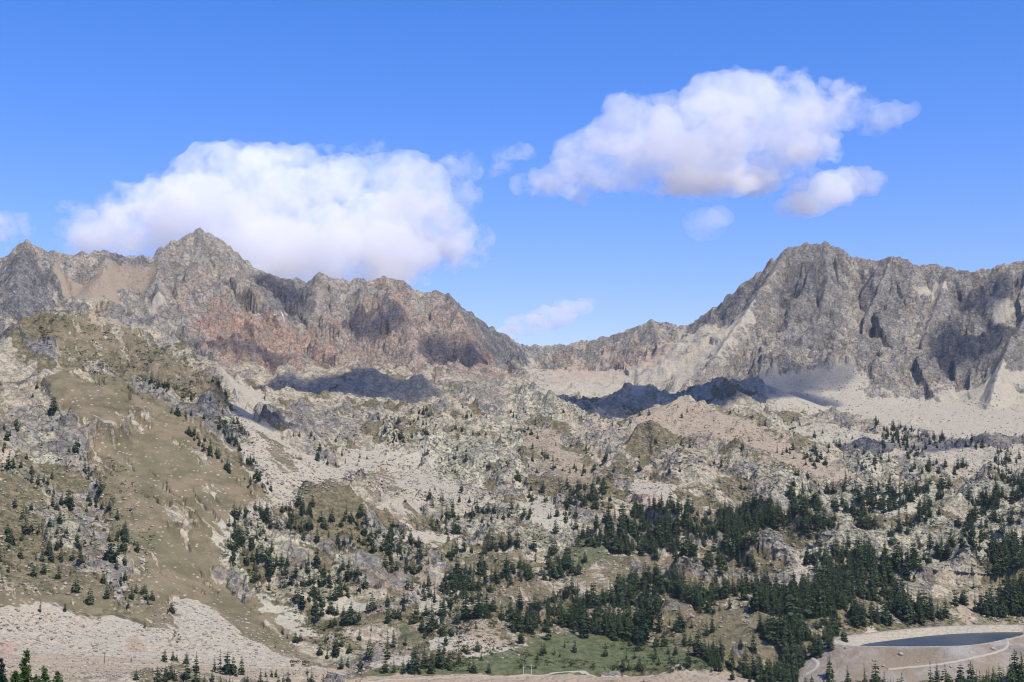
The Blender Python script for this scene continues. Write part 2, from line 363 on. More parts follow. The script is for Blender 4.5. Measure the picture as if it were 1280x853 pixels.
# pale, lichen-yellow bedrock
for pg in [[(1000,690),(1100,650),(1280,650),(1300,700),(1180,710),(1000,720)], [(480,540),(640,520),(700,560),(640,620),(520,570)],
           [(320,735),(345,730),(365,770),(335,770)], [(280,690),(310,660),(400,680),(380,740),(300,740)], [(600,760),(640,750),(640,780),(615,775)],
           [(0,560),(70,520),(60,700),(0,720)], [(900,540),(1080,560),(1280,620),(1280,660),(1000,640)], [(800,510),(900,505),(960,540),(850,520)],
           [(560,640),(760,640),(740,700),(600,690)], [(640,490),(760,520),(700,530),(640,520)]]:
    cover('lime', pg, 10, 30, .8)
# dark rock faces, some with cloud shadow and shaded sides painted into the colour
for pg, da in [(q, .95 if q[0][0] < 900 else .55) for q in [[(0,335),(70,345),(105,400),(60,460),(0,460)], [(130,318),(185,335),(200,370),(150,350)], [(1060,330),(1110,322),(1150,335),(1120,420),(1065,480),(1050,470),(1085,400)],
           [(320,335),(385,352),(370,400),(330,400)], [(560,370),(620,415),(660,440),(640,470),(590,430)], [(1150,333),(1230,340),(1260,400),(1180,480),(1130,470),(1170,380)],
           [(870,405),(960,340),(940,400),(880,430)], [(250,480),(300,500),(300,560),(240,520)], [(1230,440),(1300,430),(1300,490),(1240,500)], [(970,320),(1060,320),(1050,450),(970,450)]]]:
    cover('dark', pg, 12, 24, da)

cover('calm', [(705,512),(740,492),(840,478),(940,468),(1010,500),(1060,560),(1000,600),(940,560),(850,525),(780,545)], 12, 8)
cover('calm', [(275,462),(345,455),(440,455),(560,490),(540,505),(420,500),(340,500)], 10, 8, .8)
# dry heath between the rocks
for pg, am in [([(-40,540),(60,560),(130,640),(200,700),(210,770),(-40,760)], .45), ([(300,640),(500,660),(640,760),(560,830),(380,770),(300,700)], .3), ([(560,690),(960,690),(1010,740),(960,850),(600,830)], .9),
   ([(640,530),(760,570),(780,640),(700,640),(640,600)], .6), ([(830,630),(1060,640),(1000,720),(860,700)], .7), ([(440,500),(640,500),(600,540),(460,550)], .5), ([(960,740),(1130,730),(1290,720),(1290,790),(1060,780),(940,850)], .5),
   ([(60,385),(190,400),(300,500),(260,520),(80,440)], .8), ([(420,560),(520,590),(500,620),(440,610)], .8), ([(760,510),(1000,540),(1060,600),(800,560)], .4)]:
    cover('heath', pg, 16, 40, am)
M = {}
for kind, lst in COVER.items():
    acc = np.zeros(GX.shape, np.float32)
    for i, (pts, soft, rag, amt) in enumerate(lst):
        acc = np.maximum(acc, amt * inside(gpoly(pts, H0), soft, rag, i))
    M[kind] = acc
print("cover", _t.time() - _t0)

# ------------------------------------------------------------------ bedrock outcrops standing out of debris and heath
mid0 = (1 - FAR)
sm0 = np.maximum.reduce([M['scree'], M['green'], M['tan'] * .8])
oc = ridged(WX * .8 + WY * .45, WY * 1.1 - WX * .3, 105, 4, 201, .6) * 1.1 + 0.55 * fbm(GX, GY, 230, 3, 205) + 0.35 * fbm(GX, GY, 26, 3, 207) + 0.22 * M['lime'] - 0.5 * sm0 - 0.62 * M['grass'] - 0.10 * M['heath'] - 0.5 * M['calm']
OC = sstep(0.30, 0.46, oc) * mid0 * np.where(GX > 100, sstep(800, 850, RAD[:, None]), sstep(700, 760, RAD[:, None]))
heathy = 0.03 - 0.34 * M['heath'] + fbm(GX, GY, 90, 4, 211) + 0.25 * fbm(GX, GY, 18, 3, 212)
M['debris'] = sstep(-0.12, 0.10, heathy + 0.10 * (RAD[:, None] - 1500) / 600) * mid0
# stony streaks running down the grass
fu = (GX * .62 - GY * .78); fv = (GX * .78 + GY * .62)
streak = 1.15 * fbm(fv + 3 * NZ2, fu * 0.14, 7, 4, 221) + 0.6 * fbm(GX, GY, 75, 3, 222)
st_m = sstep(0.16, 0.36, streak) * M['grass']
M['grass'] = M['grass'] * (1 - 0.85 * st_m); M['debris'] = np.maximum(M['debris'], st_m)
# ------------------------------------------------------------------ rock relief
smooth = np.maximum.reduce([M['scree'], M['grass'] * 0.85, M['green'], M['tan'] * 0.8])
rock = 1 - smooth
N1 = fbm(GX, GY, 160, 3, 11); big = sstep(-0.15, 0.35, N1)
outer = 1 - sstep(R(24), R(30), np.abs(np.arctan2(GX, GY)))
rough = rock * np.where(FAR > .5, 0.45 + 0.55 * big, 0.10 + 0.75 * OC) * (1 - .6 * M['calm']) * np.where(RAD[:, None] < 690, 0.15, 1.0) 
relief = np.zeros(GX.shape, np.float32)
# gullies and ribs that run down from each crest
gx = ALONG + 26 * fbm(GX, GY, 80, 3, 21)
gl = ridged(gx, DIST * 0.22, 95, 4, 33, 0.6) - 0.45
relief += gl * GUL * np.clip(DIST, 0, 130) * 0.42 * (0.25 + 0.75 * rock)
gl2 = ridged(gx * 1.0 + 9, DIST * 0.3, 30, 3, 35, 0.6) - 0.45
relief += gl2 * GUL * np.clip(DIST, 0, 60) * 0.30 * rock
# knolls, ribs and hollows of the benches
mid = (1 - FAR) * rock
relief += mid * (ridged(GX + 14 * NZ1, GY, 120, 4, 41) - 0.4) * 23 * sstep(800, 1100, RAD[:, None])
relief += mid * (fbm(GX, GY, 70, 3, 43) * 9 + fbm(GX, GY, 240, 2, 44) * 27 * sstep(1000, 1500, RAD[:, None])) * (1 - .8 * M['calm'])
relief += rock * (ridged(WX + WY * 0.5, WY - WX * 0.3, 48, 3, 47) - 0.4) * (7 + 6 * FAR)
# cliffs: ledges and slabs split by joints that run down the faces
relief += FAR * rock * GUL * blocks(gx, DIST * 0.28, 34, 67, 0.8) * 11 * sstep(8, 40, DIST)
relief += FAR * rock * GUL * blocks(gx + 4 * NZ2, DIST * 0.5, 13, 68, 0.9) * 4.5
# angular blocks
st = 1
relief += OC * (3.0 + 3.0 * NZ1 + 6.0 * (blocks(GX + 8 * NZ1, GY * 0.85, 58, 66, 0.7) - .3)) * sstep(640, 900, RAD[:, None])
relief += M['grass'] * (fbm(fv, fu * .3, 60, 3, 77) * 2.5 + fbm(fv, fu * .5, 6, 3, 78) * 0.9) + st_m * 0.8
relief += rough * (blocks(GX + 6 * NZ2, GY * 0.8 + 6 * NZ1, 34, 61)) * (4.2 + 3.5 * FAR)
relief += rough * (blocks(GX + 2 * NZ2, GY + 2 * NZ1, 15, 62)) * (2.3 + 2.6 * FAR)
relief += (rough * 0.9 + 0.05) * blocks(GX, GY, 6.5, 63) * (1.1 + 1.8 * FAR)
relief += (rough * 0.6 + 0.25 * M['scree'] + 0.03) * blocks(GX, GY, 3.2, 64) * 0.9
relief += M['scree'] * fbm(GX, GY, 40, 3, 71) * 1.5 + M['grass'] * fbm(GX, GY, 50, 4, 72) * 3.0
relief *= outer
near = sstep(300, 640, RAD)[:, None]
relief *= near
keep = sstep(0, 40, DIST) * 0.6 + 0.4                        # skyline keeps its place
H = H0 + relief * np.where(FAR > 0.5, keep, 1.0)
crest = np.where(FAR > .5, 1, 0) * (1 - sstep(0, 45, DIST))
H += crest * blocks(GX, GY, 16, 81, 0.6) * 5.0
print("relief", _t.time() - _t0)
# ------------------------------------------------------------------ reservoir: basin, rim and embankment shaped into the ground
ZW = -88.0; ZR = ZW + 3.4
def on_plane(px, py, z):
    a, b, c = ray(px, py); D = z / c; return (a * D, b * D)
rim = [on_plane(x, y, ZR) for x, y in [(1046,803),(1062,807),(1100,808),(1150,808.3),(1200,807.5),(1228,805),(1250,800.5),(1270,796),(1288,791.5),(1300,787),(1296,783.5),(1280,782),(1240,782),(1190,783.5),(1140,787),(1090,793),(1058,797)]]
def smooth_loop(p, n=3):
    p = np.array(p, float)
    for _ in range(n):
        q = np.roll(p, -1, 0); p = np.stack([p * .75 + q * .25, p * .25 + q * .75], 1).reshape(-1, 2)
    return p
RIM = smooth_loop(rim, 2)
def sdist(poly, x, y):
    d = np.full(x.shape, 1e9); ins = np.zeros(x.shape, bool)
    for (x1, y1), (x2, y2) in zip(poly, np.roll(poly, -1, 0)):
        ex, ey = x2 - x1, y2 - y1; l2 = ex * ex + ey * ey + 1e-9
        t = np.clip(((x - x1) * ex + (y - y1) * ey) / l2, 0, 1)
        d = np.minimum(d, (x - x1 - t * ex) ** 2 + (y - y1 - t * ey) ** 2)
        ins ^= ((y1 > y) != (y2 > y)) & (x < ex * (y - y1) / (ey if abs(ey) > 1e-9 else 1e-9) + x1)
    return np.sqrt(d) * np.where(ins, 1, -1)
bm_ = (GX > RIM[:, 0].min() - 90) & (GX < RIM[:, 0].max() + 60) & (GY > RIM[:, 1].min() - 90) & (GY < RIM[:, 1].max() + 60) & (np.arange(NA)[None, :] < NC)
sd = sdist(RIM, GX[bm_].astype(float), GY[bm_].astype(float))
h = H[bm_]
basin = np.maximum(ZR - np.clip(sd, 0, 99) * 0.36, ZW - 3.0)
slope_out = ZR - np.clip(-sd - 5, 0, 999) * 0.50 + 0.25 * NZ2[bm_]
outh = np.maximum(slope_out, np.minimum(h, ZR + np.clip(-sd - 7, 0, 99) * 0.45))
front = GY[bm_] < RIM[:, 1].mean()
xm = RIM[:, 0].mean(); ym = RIM[:, 1].mean(); cut = np.interp(GX[bm_], RIM[:, 0][np.argsort(RIM[:, 0])], np.sort(RIM[:, 1]) * 0 + ym)
isf = sstep(12, -12, GY[bm_] - (RIM[:, 1].min() + 40 + 0.25 * (GX[bm_] - RIM[:, 0].min())))
floor_ = -103.5 + 0.4 * NZ2[bm_]
fr = np.maximum(slope_out, floor_); fr = fr + (h - fr) * sstep(62, 88, -sd)
outh = outh * (1 - isf) + fr * isf
H[bm_] = np.where(sd > 0, basin, np.where(-sd < 5, ZR, outh))
em = np.zeros(GX.shape, np.float32); em[bm_] = np.where((sd < -4) & (slope_out >= outh - 0.6), 1, 0) * sstep(60, 30, -sd)
gr = np.zeros(GX.shape, np.float32); gr[bm_] = sstep(-7.0, -4.5, sd)
for k in M: M[k] = M[k] * (1 - np.maximum(em, gr))
M['scree'] = np.maximum(M['scree'], gr); M['bank'] = em; M['gravel'] = gr

# ------------------------------------------------------------------ materials
def nt(name):
    m = bpy.data.materials.new(name); m.use_nodes = True; m.node_tree.nodes.clear(); return m, m.node_tree
class G:
    """small node-graph helper"""
    def __init__(s, t): s.t = t
    def n(s, typ, **kw):
        x = s.t.nodes.new(typ)
        for k, v in kw.items(): setattr(x, k, v)
        return x
    def l(s, a, b): s.t.links.new(a, b)
    def val(s, x, sock):
        if isinstance(x, (int, float)): sock.default_value = x
        elif isinstance(x, (tuple, list)): sock.default_value = (*x, 1) if len(x) == 3 and len(sock.default_value) == 4 else x
        else: s.l(x, sock)
    def math(s, op, a, b=0.0, clamp=False):
        x = s.n("ShaderNodeMath", operation=op, use_clamp=clamp); s.val(a, x.inputs[0]); s.val(b, x.inputs[1]); return x.outputs[0]
    def mix(s, f, a, b, bt='MIX'):
        x = s.n("ShaderNodeMix", data_type='RGBA', blend_type=bt); s.val(f, x.inputs[0]); s.val(a, x.inputs[6]); s.val(b, x.inputs[7]); return x.outputs[2]
    def noise(s, co, sc, det=4, rough=0.55, dist=0.0):
        x = s.n("ShaderNodeTexNoise"); s.l(co, x.inputs["Vector"]); x.inputs["Scale"].default_value = sc; x.inputs["Detail"].default_value = det
        x.inputs["Roughness"].default_value = rough; x.inputs["Distortion"].default_value = dist; return x
    def voro(s, co, sc, feat='F1', rnd=1.0):
        x = s.n("ShaderNodeTexVoronoi", feature=feat); s.l(co, x.inputs["Vector"]); x.inputs["Scale"].default_value = sc; x.inputs["Randomness"].default_value = rnd; return x
    def ramp(s, f, stops):
        x = s.n("ShaderNodeValToRGB"); s.l(f, x.inputs[0]); e = x.color_ramp.elements
        while len(e) < len(stops): e.new(0.5)
        for i, (p, c) in enumerate(stops): e[i].position = p; e[i].color = (*c, 1) if isinstance(c, tuple) else (c, c, c, 1)
        return x.outputs[0]
    def rng(s, f, a, b, c=0.0, d=1.0):
        x = s.n("ShaderNodeMapRange"); x.interpolation_type = 'SMOOTHSTEP'; s.val(f, x.inputs[0])
        for i, v in enumerate((a, b, c, d)): x.inputs[i + 1].default_value = v
        return x.outputs[0]
    def bump(s, h, dist, strength=1.0, normal=None):
        x = s.n("ShaderNodeBump"); s.l(h, x.inputs["Height"]); x.inputs["Distance"].default_value = dist; x.inputs["Strength"].default_value = strength
        if normal is not None: s.l(normal, x.inputs["Normal"])
        return x.outputs[0]
    def out(s, color, rough=0.95, normal=None, spec=0.1, extra=None):
        b = s.n("ShaderNodeBsdfPrincipled"); s.val(color, b.inputs["Base Color"]); s.val(rough, b.inputs["Roughness"]); b.inputs["Specular IOR Level"].default_value = spec
        if normal is not None: s.l(normal, b.inputs["Normal"])
        o = s.n("ShaderNodeOutputMaterial"); s.l(b.outputs[0], o.inputs[0]); return b

tm, tt = nt("rock_and_ground"); g = G(tt)
geo = g.n("ShaderNodeNewGeometry"); co = geo.outputs["Position"]
a1 = g.n("ShaderNodeAttribute", attribute_name="cover_a"); a2 = g.n("ShaderNodeAttribute", attribute_name="cover_b"); a3 = g.n("ShaderNodeAttribute", attribute_name="cover_c")
s1_ = g.n("ShaderNodeSeparateColor"); g.l(a1.outputs[0], s1_.inputs[0]); s2_ = g.n("ShaderNodeSeparateColor"); g.l(a2.outputs[0], s2_.inputs[0]); s3_ = g.n("ShaderNodeSeparateColor"); g.l(a3.outputs[0], s3_.inputs[0])
scree, grass, green = s1_.outputs; red, lime, dark = s2_.outputs; tan, bank, far_ = s3_.outputs
sep = g.n("ShaderNodeSeparateXYZ"); g.l(geo.outputs["True Normal"], sep.inputs[0]); nz = sep.outputs[2]
# steep faces sample the textures stretched along z
nA = g.noise(co, 0.012, 6, 0.6, 0.6); nB = g.noise(co, 0.05, 6, 0.62); nC = g.noise(co, 0.22, 6, 0.65); nD = g.noise(co, 1.1, 4, 0.6)
vA = g.voro(co, 0.42); vB = g.voro(co, 0.17); vC = g.voro(co, 0.9)
blk = g.mix(0.5, vA.outputs["Color"], vB.outputs["Color"]); bl = g.n("ShaderNodeSeparateColor"); g.l(blk, bl.inputs[0]); blk = bl.outputs[0]
blkv = blk
GREY = (0.205, 0.194, 0.172); WARM = (0.29, 0.242, 0.18); PALE = (0.45, 0.405, 0.31); LIME = (0.42, 0.40, 0.265); DARK = (0.075, 0.074, 0.075)
c = g.mix(g.rng(nB.outputs[0], .38, .62), GREY, WARM)
c = g.mix(g.math('MULTIPLY', g.rng(nC.outputs[0], .50, .70), 0.75), c, PALE)
c = g.mix(g.math('MULTIPLY', g.rng(nA.outputs[0], .55, .72), 0.35), c, LIME)
c = g.mix(g.math('MULTIPLY', lime, g.rng(nC.outputs[0], .36, .56)), c, LIME)
c = g.mix(g.math('MULTIPLY', g.rng(nC.outputs[0], .46, .36), 0.45), c, DARK)
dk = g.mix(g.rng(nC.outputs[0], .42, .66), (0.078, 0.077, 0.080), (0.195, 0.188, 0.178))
c = g.mix(g.math('MULTIPLY', dark, g.rng(nB.outputs[0], .30, .60, 0.35, 1.0)), c, dk)  # dark rock tone, also painted over cliff areas that lie in shade
rd = g.mix(g.rng(nC.outputs[0], .38, .62), (0.265, 0.152, 0.098), (0.34, 0.24, 0.17))
c = g.mix(g.math('MULTIPLY', red, g.rng(nB.outputs[0], .32, .58)), c, rd)
oc_ = a1.outputs["Alpha"]; debris = a2.outputs["Alpha"]
midf = g.math('SUBTRACT', 1.0, far_)
hth = g.mix(g.rng(nC.outputs[0], .38, .62), (0.088, 0.082, 0.045), (0.175, 0.142, 0.088))
dbr = g.mix(g.rng(nB.outputs[0], .36, .64), (0.31, 0.258, 0.185), (0.262, 0.240, 0.178)); dbr = g.mix(.35, dbr, g.ramp(blkv, [(0.2, 0.5), (0.5, 0.95), (0.8, 1.3)]), 'MULTIPLY')
soilc = g.mix(g.rng(g.math('ADD', debris, g.math('MULTIPLY', g.math('SUBTRACT', nC.outputs[0], .5), 1.4)), .3, .7), hth, dbr)
mo = g.math('MULTIPLY', midf, g.math('SUBTRACT', 1.0, g.rng(g.math('ADD', oc_, g.math('MULTIPLY', g.math('SUBTRACT', nC.outputs[0], .5), .9)), .35, .6)))
c = g.mix(mo, c, soilc)
# crisp speckle: dark clefts and pale freshly broken faces
nK = g.noise(co, 0.16, 8, 0.72, 0.4); nL = g.noise(co, 0.34, 6, 0.7)
rk0 = g.math('MAXIMUM', far_, oc_)
c = g.mix(g.math('MULTIPLY', rk0, g.rng(nK.outputs[0], .455, .40, 0, .75)), c, (0.062, 0.061, 0.062))
c = g.mix(g.math('MULTIPLY', rk0, g.rng(nL.outputs[0], .57, .66, 0, .6)), c, (0.42, 0.395, 0.33))
# open joints and slabs
sx_ = g.n("ShaderNodeVectorMath", operation='MULTIPLY'); g.l(co, sx_.inputs[0]); sx_.inputs[1].default_value = (1.0, 1.0, 0.45)
vE = g.voro(sx_.outputs[0], 0.055, 'DISTANCE_TO_EDGE'); vF = g.voro(sx_.outputs[0], 0.055); 
slabs = g.n("ShaderNodeSeparateColor"); g.l(vF.outputs["Color"], slabs.inputs[0])
rocky = g.math('MAXIMUM', far_, oc_); rocky = g.math('MULTIPLY', rocky, g.math('SUBTRACT', 1.0, scree))
c = g.mix(g.math('MULTIPLY', rocky, .55), c, g.mix(1.0, c, g.ramp(slabs.outputs[1], [(0.1, 0.62), (0.5, 0.98), (0.9, 1.3)]), 'MULTIPLY'))
c = g.mix(g.math('MULTIPLY', rocky, g.rng(vE.outputs["Distance"], .05, .0, 0.0, .6)), c, (0.06, 0.058, 0.055))
# heath and dry grass settle on the flatter rock
flat = g.math('MULTIPLY', g.rng(nz, .80, .93), g.rng(nB.outputs[0], .46, .58)); flat = g.math('MULTIPLY', flat, g.math('SUBTRACT', 1.0, g.math('MULTIPLY', far_, .75)))
heath = g.mix(g.rng(nC.outputs[0], .38, .62), (0.085, 0.088, 0.045), (0.20, 0.165, 0.095))
c = g.mix(g.math('MULTIPLY', flat, 0.8), c, heath)
c = g.mix(0.45, c, g.ramp(blk, [(0.2, 0.45), (0.5, 0.95), (0.8, 1.35)]), 'MULTIPLY')
# boulder slopes
sc_ = g.mix(g.rng(nB.outputs[0], .35, .65), (0.365, 0.314, 0.236), (0.33, 0.305, 0.24))
sc_ = g.mix(0.40, sc_, g.ramp(g.math('MULTIPLY', g.math('ADD', vA.outputs["Distance"], vC.outputs["Distance"]), 0.6), [(0.1, 1.15), (0.5, 1.0), (0.85, 0.45)]), 'MULTIPLY')
sc_ = g.mix(g.math('MULTIPLY', lime, .5), sc_, (0.36, 0.35, 0.255)); sc_ = g.mix(g.math('MULTIPLY', red, .8), sc_, (0.34, 0.20, 0.15))
c = g.mix(g.rng(g.math('ADD', scree, g.math('MULTIPLY', g.math('SUBTRACT', nC.outputs[0], .5), .9)), .35, .65), c, sc_)
tn = g.mix(g.rng(nC.outputs[0], .35, .65), (0.315, 0.252, 0.178), (0.27, 0.22, 0.158))
c = g.mix(g.rng(g.math('ADD', tan, g.math('MULTIPLY', g.math('SUBTRACT', nC.outputs[0], .5), .9)), .45, .8), c, tn)
gs = g.mix(g.rng(nB.outputs[0], .36, .62), (0.108, 0.095, 0.053), (0.178, 0.141, 0.088)); gs = g.mix(g.math('MULTIPLY', g.rng(nD.outputs[0], .5, .75), .5), gs, (0.25, 0.21, 0.15))
vG = g.voro(co, 0.33); stn = g.n("ShaderNodeSeparateColor"); g.l(vG.outputs["Color"], stn.inputs[0])
stone = g.math('MULTIPLY', g.rng(stn.outputs[0], .80, .86), g.rng(vG.outputs["Distance"], .45, .25))
gs = g.mix(g.math('MULTIPLY', stone, .75), gs, (0.34, 0.31, 0.25)); gs = g.mix(g.math('MULTIPLY', g.rng(nA.outputs[0], .5, .62), .45), gs, (0.108, 0.105, 0.056))
c = g.mix(g.rng(g.math('ADD', grass, g.math('MULTIPLY', g.math('SUBTRACT', nC.outputs[0], .5), 1.3)), .38, .62), c, gs)
gn = g.mix(g.rng(nC.outputs[0], .36, .64), (0.058, 0.075, 0.033), (0.115, 0.118, 0.062))
c = g.mix(g.rng(g.math('ADD', green, g.math('MULTIPLY', g.math('SUBTRACT', nC.outputs[0], .5), .8)), .35, .65), c, gn)
bk = g.mix(g.rng(nB.outputs[0], .38, .62), (0.20, 0.16, 0.115), (0.265, 0.24, 0.215)); bk = g.mix(g.math('MULTIPLY', g.rng(nD.outputs[0], .45, .75), .4), bk, (0.12, 0.11, 0.06))
c = g.mix(bank, c, bk)
soil = g.math('MAXIMUM', g.math('MAXIMUM', grass, green), bank)
h1 = g.bump(nC.outputs[0], 2.4, 0.8)
hb = g.math('ADD', g.math('MULTIPLY', vA.outputs["Distance"], -0.6), g.math('MULTIPLY', vB.outputs["Distance"], -0.9))
bst = g.n("ShaderNodeBump"); g.l(hb, bst.inputs["Height"]); bst.inputs["Distance"].default_value = 1.6; g.l(g.math('SUBTRACT', 1.0, g.math('MAXIMUM', g.math('MULTIPLY', soil, .9), g.math('MULTIPLY', scree, .45))), bst.inputs["Strength"]); g.l(h1, bst.inputs["Normal"])
hKn = g.n('ShaderNodeBump'); g.l(nK.outputs[0], hKn.inputs['Height']); hKn.inputs['Distance'].default_value = 5.0; g.l(g.math('MULTIPLY', g.math('MULTIPLY', rk0, .8), g.math('SUBTRACT', 1.0, scree)), hKn.inputs['Strength']); g.l(bst.outputs[0], hKn.inputs['Normal']); hK = hKn.outputs[0]
g.out(c, 0.97, hK, 0.08)

def set_mesh(me, verts, quads, smooth=True):
    me.vertices.add(len(verts)); me.vertices.foreach_set("co", np.ascontiguousarray(verts, np.float32).ravel())
    n = len(quads); k = quads.shape[1]
    me.loops.add(n * k); me.loops.foreach_set("vertex_index", np.ascontiguousarray(quads, np.int32).ravel())
    me.polygons.add(n); me.polygons.foreach_set("loop_start", np.arange(0, n * k, k, dtype=np.int32))
    if smooth: me.polygons.foreach_set("use_smooth", np.ones(n, bool))
    me.update(calc_edges=True)
def link(name, me, mats, parent=None):
    o = bpy.data.objects.new(name, me)
    for m in (mats if isinstance(mats, (list, tuple)) else [mats]): me.materials.append(m)
    C.objects.link(o)
    if parent is not None: o.parent = parent
    return o
def tag(o, label=None, cat=None, group=None, kind=None):
    if label: o["label"] = label
    if cat: o["category"] = cat
    if group: o["group"] = group
    if kind: o["kind"] = kind
    return o
# which body of land each quad belongs to
ii, jj = np.meshgrid(np.arange(NR - 1), np.arange(NA), indexing='ij'); jn = (jj + 1) % NA
quads = np.stack([ii * NA + jj, ii * NA + jn, (ii + 1) * NA + jn, (ii + 1) * NA + jj], -1)
XY = np.stack([GX, GY, H], -1).reshape(-1, 3).astype(np.float32)
body = BODY[:-1].copy()
right = (GX[:-1] > (665 - 640) / F * GY[:-1]) & (body == 1); body[right] = 3
ca = np.stack([M['scree'], M['grass'], M['green'], OC], -1).reshape(-1, 4).astype(np.float32)
cb = np.stack([M['red'], M['lime'], M['dark'], M['debris']], -1).reshape(-1, 4).astype(np.float32)
cc = np.stack([M['tan'], M['bank'], FAR, np.ones_like(H)], -1).reshape(-1, 4).astype(np.float32)
for bid, nm, lab in [(0, "ground", None), (1, "mountain", "rocky reddish massif with the pointed peak on the left skyline"), (2, "hill", "olive grassy hill in front of the left ridges"), (3, "mountain", "grey rocky massif on the right skyline beyond the saddle")]:
    q = quads[body == bid]
    if len(q) == 0: continue
    used = np.zeros(len(XY), bool); used[q.ravel()] = True
    remap = np.cumsum(used) - 1
    me = bpy.data.meshes.new(nm); set_mesh(me, XY[used], remap[q])
    for an, arr in (("cover_a", ca), ("cover_b", cb), ("cover_c", cc)):
        at = me.attributes.new(an, 'FLOAT_COLOR', 'POINT'); at.data.foreach_set("color", arr[used].ravel())
    tag(link(nm, me, tm), lab, kind="structure")
print("mesh", _t.time() - _t0)

# the water
wm, wt = nt("reservoir_water"); g = G(wt)
geo = g.n("ShaderNodeNewGeometry"); nn = g.noise(geo.outputs["Position"], 0.9, 3, 0.6)
g.out(g.mix(g.rng(g.noise(geo.outputs["Position"], 0.06, 3, 0.6).outputs[0], .4, .6), (0.016, 0.030, 0.045), (0.030, 0.045, 0.055)), 0.30, g.bump(nn.outputs[0], 0.5, 1.0), 0.28)
me = bpy.data.meshes.new("water")
cen = RIM.mean(0); ring = RIM + (cen - RIM) / np.linalg.norm(cen - RIM, axis=1)[:, None] * 3
v = [(x, y, ZW) for x, y in RIM]; me.from_pydata(v, [], [list(range(len(v)))]); me.update()
tag(link("water", me, wm), "dark blue water of the small reservoir", kind="structure")
# ------------------------------------------------------------------ clouds
def ico(sub):
    import bmesh
    b = bmesh.new(); bmesh.ops.create_icosphere(b, subdivisions=sub, radius=1.0)
    v = np.array([x.co[:] for x in b.verts]); f = np.array([[q.index for q in p.verts] for p in b.faces]); b.free(); return v, f
ICO3 = ico(3); ICO2 = ico(2); ICO1 = ico(1)
STEP = 0.10
def cloud_mat(name, dens, lo=0.40):
    m, t = nt(name); g = G(t)
    tc = g.n("ShaderNodeNewGeometry"); n1 = g.noise(tc.outputs["Position"], 1 / 260.0, 9, 0.70)
    v = g.n("ShaderNodeVolumeScatter"); v.inputs["Color"].default_value = (0.93, 0.955, 0.995, 1); g.l(g.rng(n1.outputs[0], lo, lo + 0.10, 0.0, dens), v.inputs["Density"]); m.cycles.volume_step_rate = STEP; v.inputs["Anisotropy"].default_value = 0.0
    o = g.n("ShaderNodeOutputMaterial"); g.l(v.outputs[0], o.inputs["Volume"]); return m
def tex(name, size, depth=4, typ='BLENDER_ORIGINAL'):
    t = bpy.data.textures.new(name, 'CLOUDS'); t.noise_scale = size / 1000.0; t.noise_depth = depth; t.noise_basis = typ; return t
T1, T2, T3 = tex("billow_large", 170, 3), tex("billow_small", 48, 4), tex("billow_fine", 17, 3)
def puffs(name, blobs, mat, label, voxel=16.0, amp=1.0, parent=None, group=None):
    """a cloud body: overlapping puffs fused by a voxel remesh, then billowed. blobs: (x, y, z, rx, ry, rz) in metres"""
    V = []; Fc = []; n = 0
    v, f = ICO3
    for (x, y, z, a, b, c) in blobs:
        V.append(v * (a, b, c) + (x, y, z)); Fc.append(f + n); n += len(v)
    V = np.concatenate(V); Fc = np.concatenate(Fc); c0 = V.mean(0)
    me = bpy.data.meshes.new(name); set_mesh(me, (V - c0) / 1000.0, Fc)
    o = link(name, me, mat, parent); o.location = c0; o.scale = (1000, 1000, 1000)
    r = o.modifiers.new("fuse", 'REMESH'); r.mode = 'VOXEL'; r.voxel_size = voxel / 1000.0; r.use_smooth_shade = True
    for tx, st in ((T1, 190 * amp), (T2, 85 * amp), (T3, 34 * amp)):
        d = o.modifiers.new("billow", 'DISPLACE'); d.texture = tx; d.texture_coords = 'LOCAL'; d.strength = st / 1000.0; d.mid_level = 0.5
    r = o.modifiers.new("seal", 'REMESH'); r.mode = 'VOXEL'; r.voxel_size = voxel / 1000.0 * 0.9; r.use_smooth_shade = True
    if label: tag(o, label, "cloud", group)
    return o
def sky_blobs(lst, D, thick=1.0):
    """lst: (px, py, rx_px, ry_px) on the photograph, at distance D"""
    o = []
    for i, (px, py, rx, ry) in enumerate(lst):
        d = D * (1 + 0.03 * math.sin(i * 2.4)); x, y, z = P(px, py, d); s = d / F * 1.13
        o.append((x, y, z, rx * s, (rx + ry) * 0.5 * s * thick, ry * s))
    return o
CM = cloud_mat("cloud_vapour", 0.0038, 0.415); CD = cloud_mat("cloud_dense", 0.016, 0.36); CV = cloud_mat("cloud_veil", 0.0035, 0.47); CT = cloud_mat("cloud_thin", 0.0060, 0.43)
G1 = "white cumulus clouds in the blue sky"
big = puffs("cloud", sky_blobs([(285,232,70,48),(350,228,75,42),(240,262,70,42),(330,280,110,58),(430,262,95,55),(505,238,58,42),(500,290,85,50),(400,318,130,45),(300,315,110,42),(200,282,65,34),(150,290,48,28),(540,300,45,30),(470,225,40,25)], 8200, .8),
      CM, "largest white cloud rising behind the pointed left peak", 17, 1.0)
def wisps(par, groups, D, mat, voxel, amp):
    for gr_ in groups:
        o = puffs("wisp", sky_blobs(gr_, D, .8), mat, None, voxel, amp); l = np.array(o.location) - np.array(par.location)
        o.parent = par; o.location = l / 1000.0; o.scale = (1, 1, 1)
wisps(big, [[(120,288,44,26),(135,310,45,18),(100,298,30,14)], [(190,258,60,26),(215,235,36,16)], [(560,255,42,30),(565,215,36,16),(600,205,38,12)], [(570,315,38,22),(590,300,22,14)], [(440,192,40,10),(462,188,22,7)], [(330,198,40,14),(300,190,30,9)], [(385,350,140,14),(300,345,80,14)]], 8250, CV, 12, 0.9)
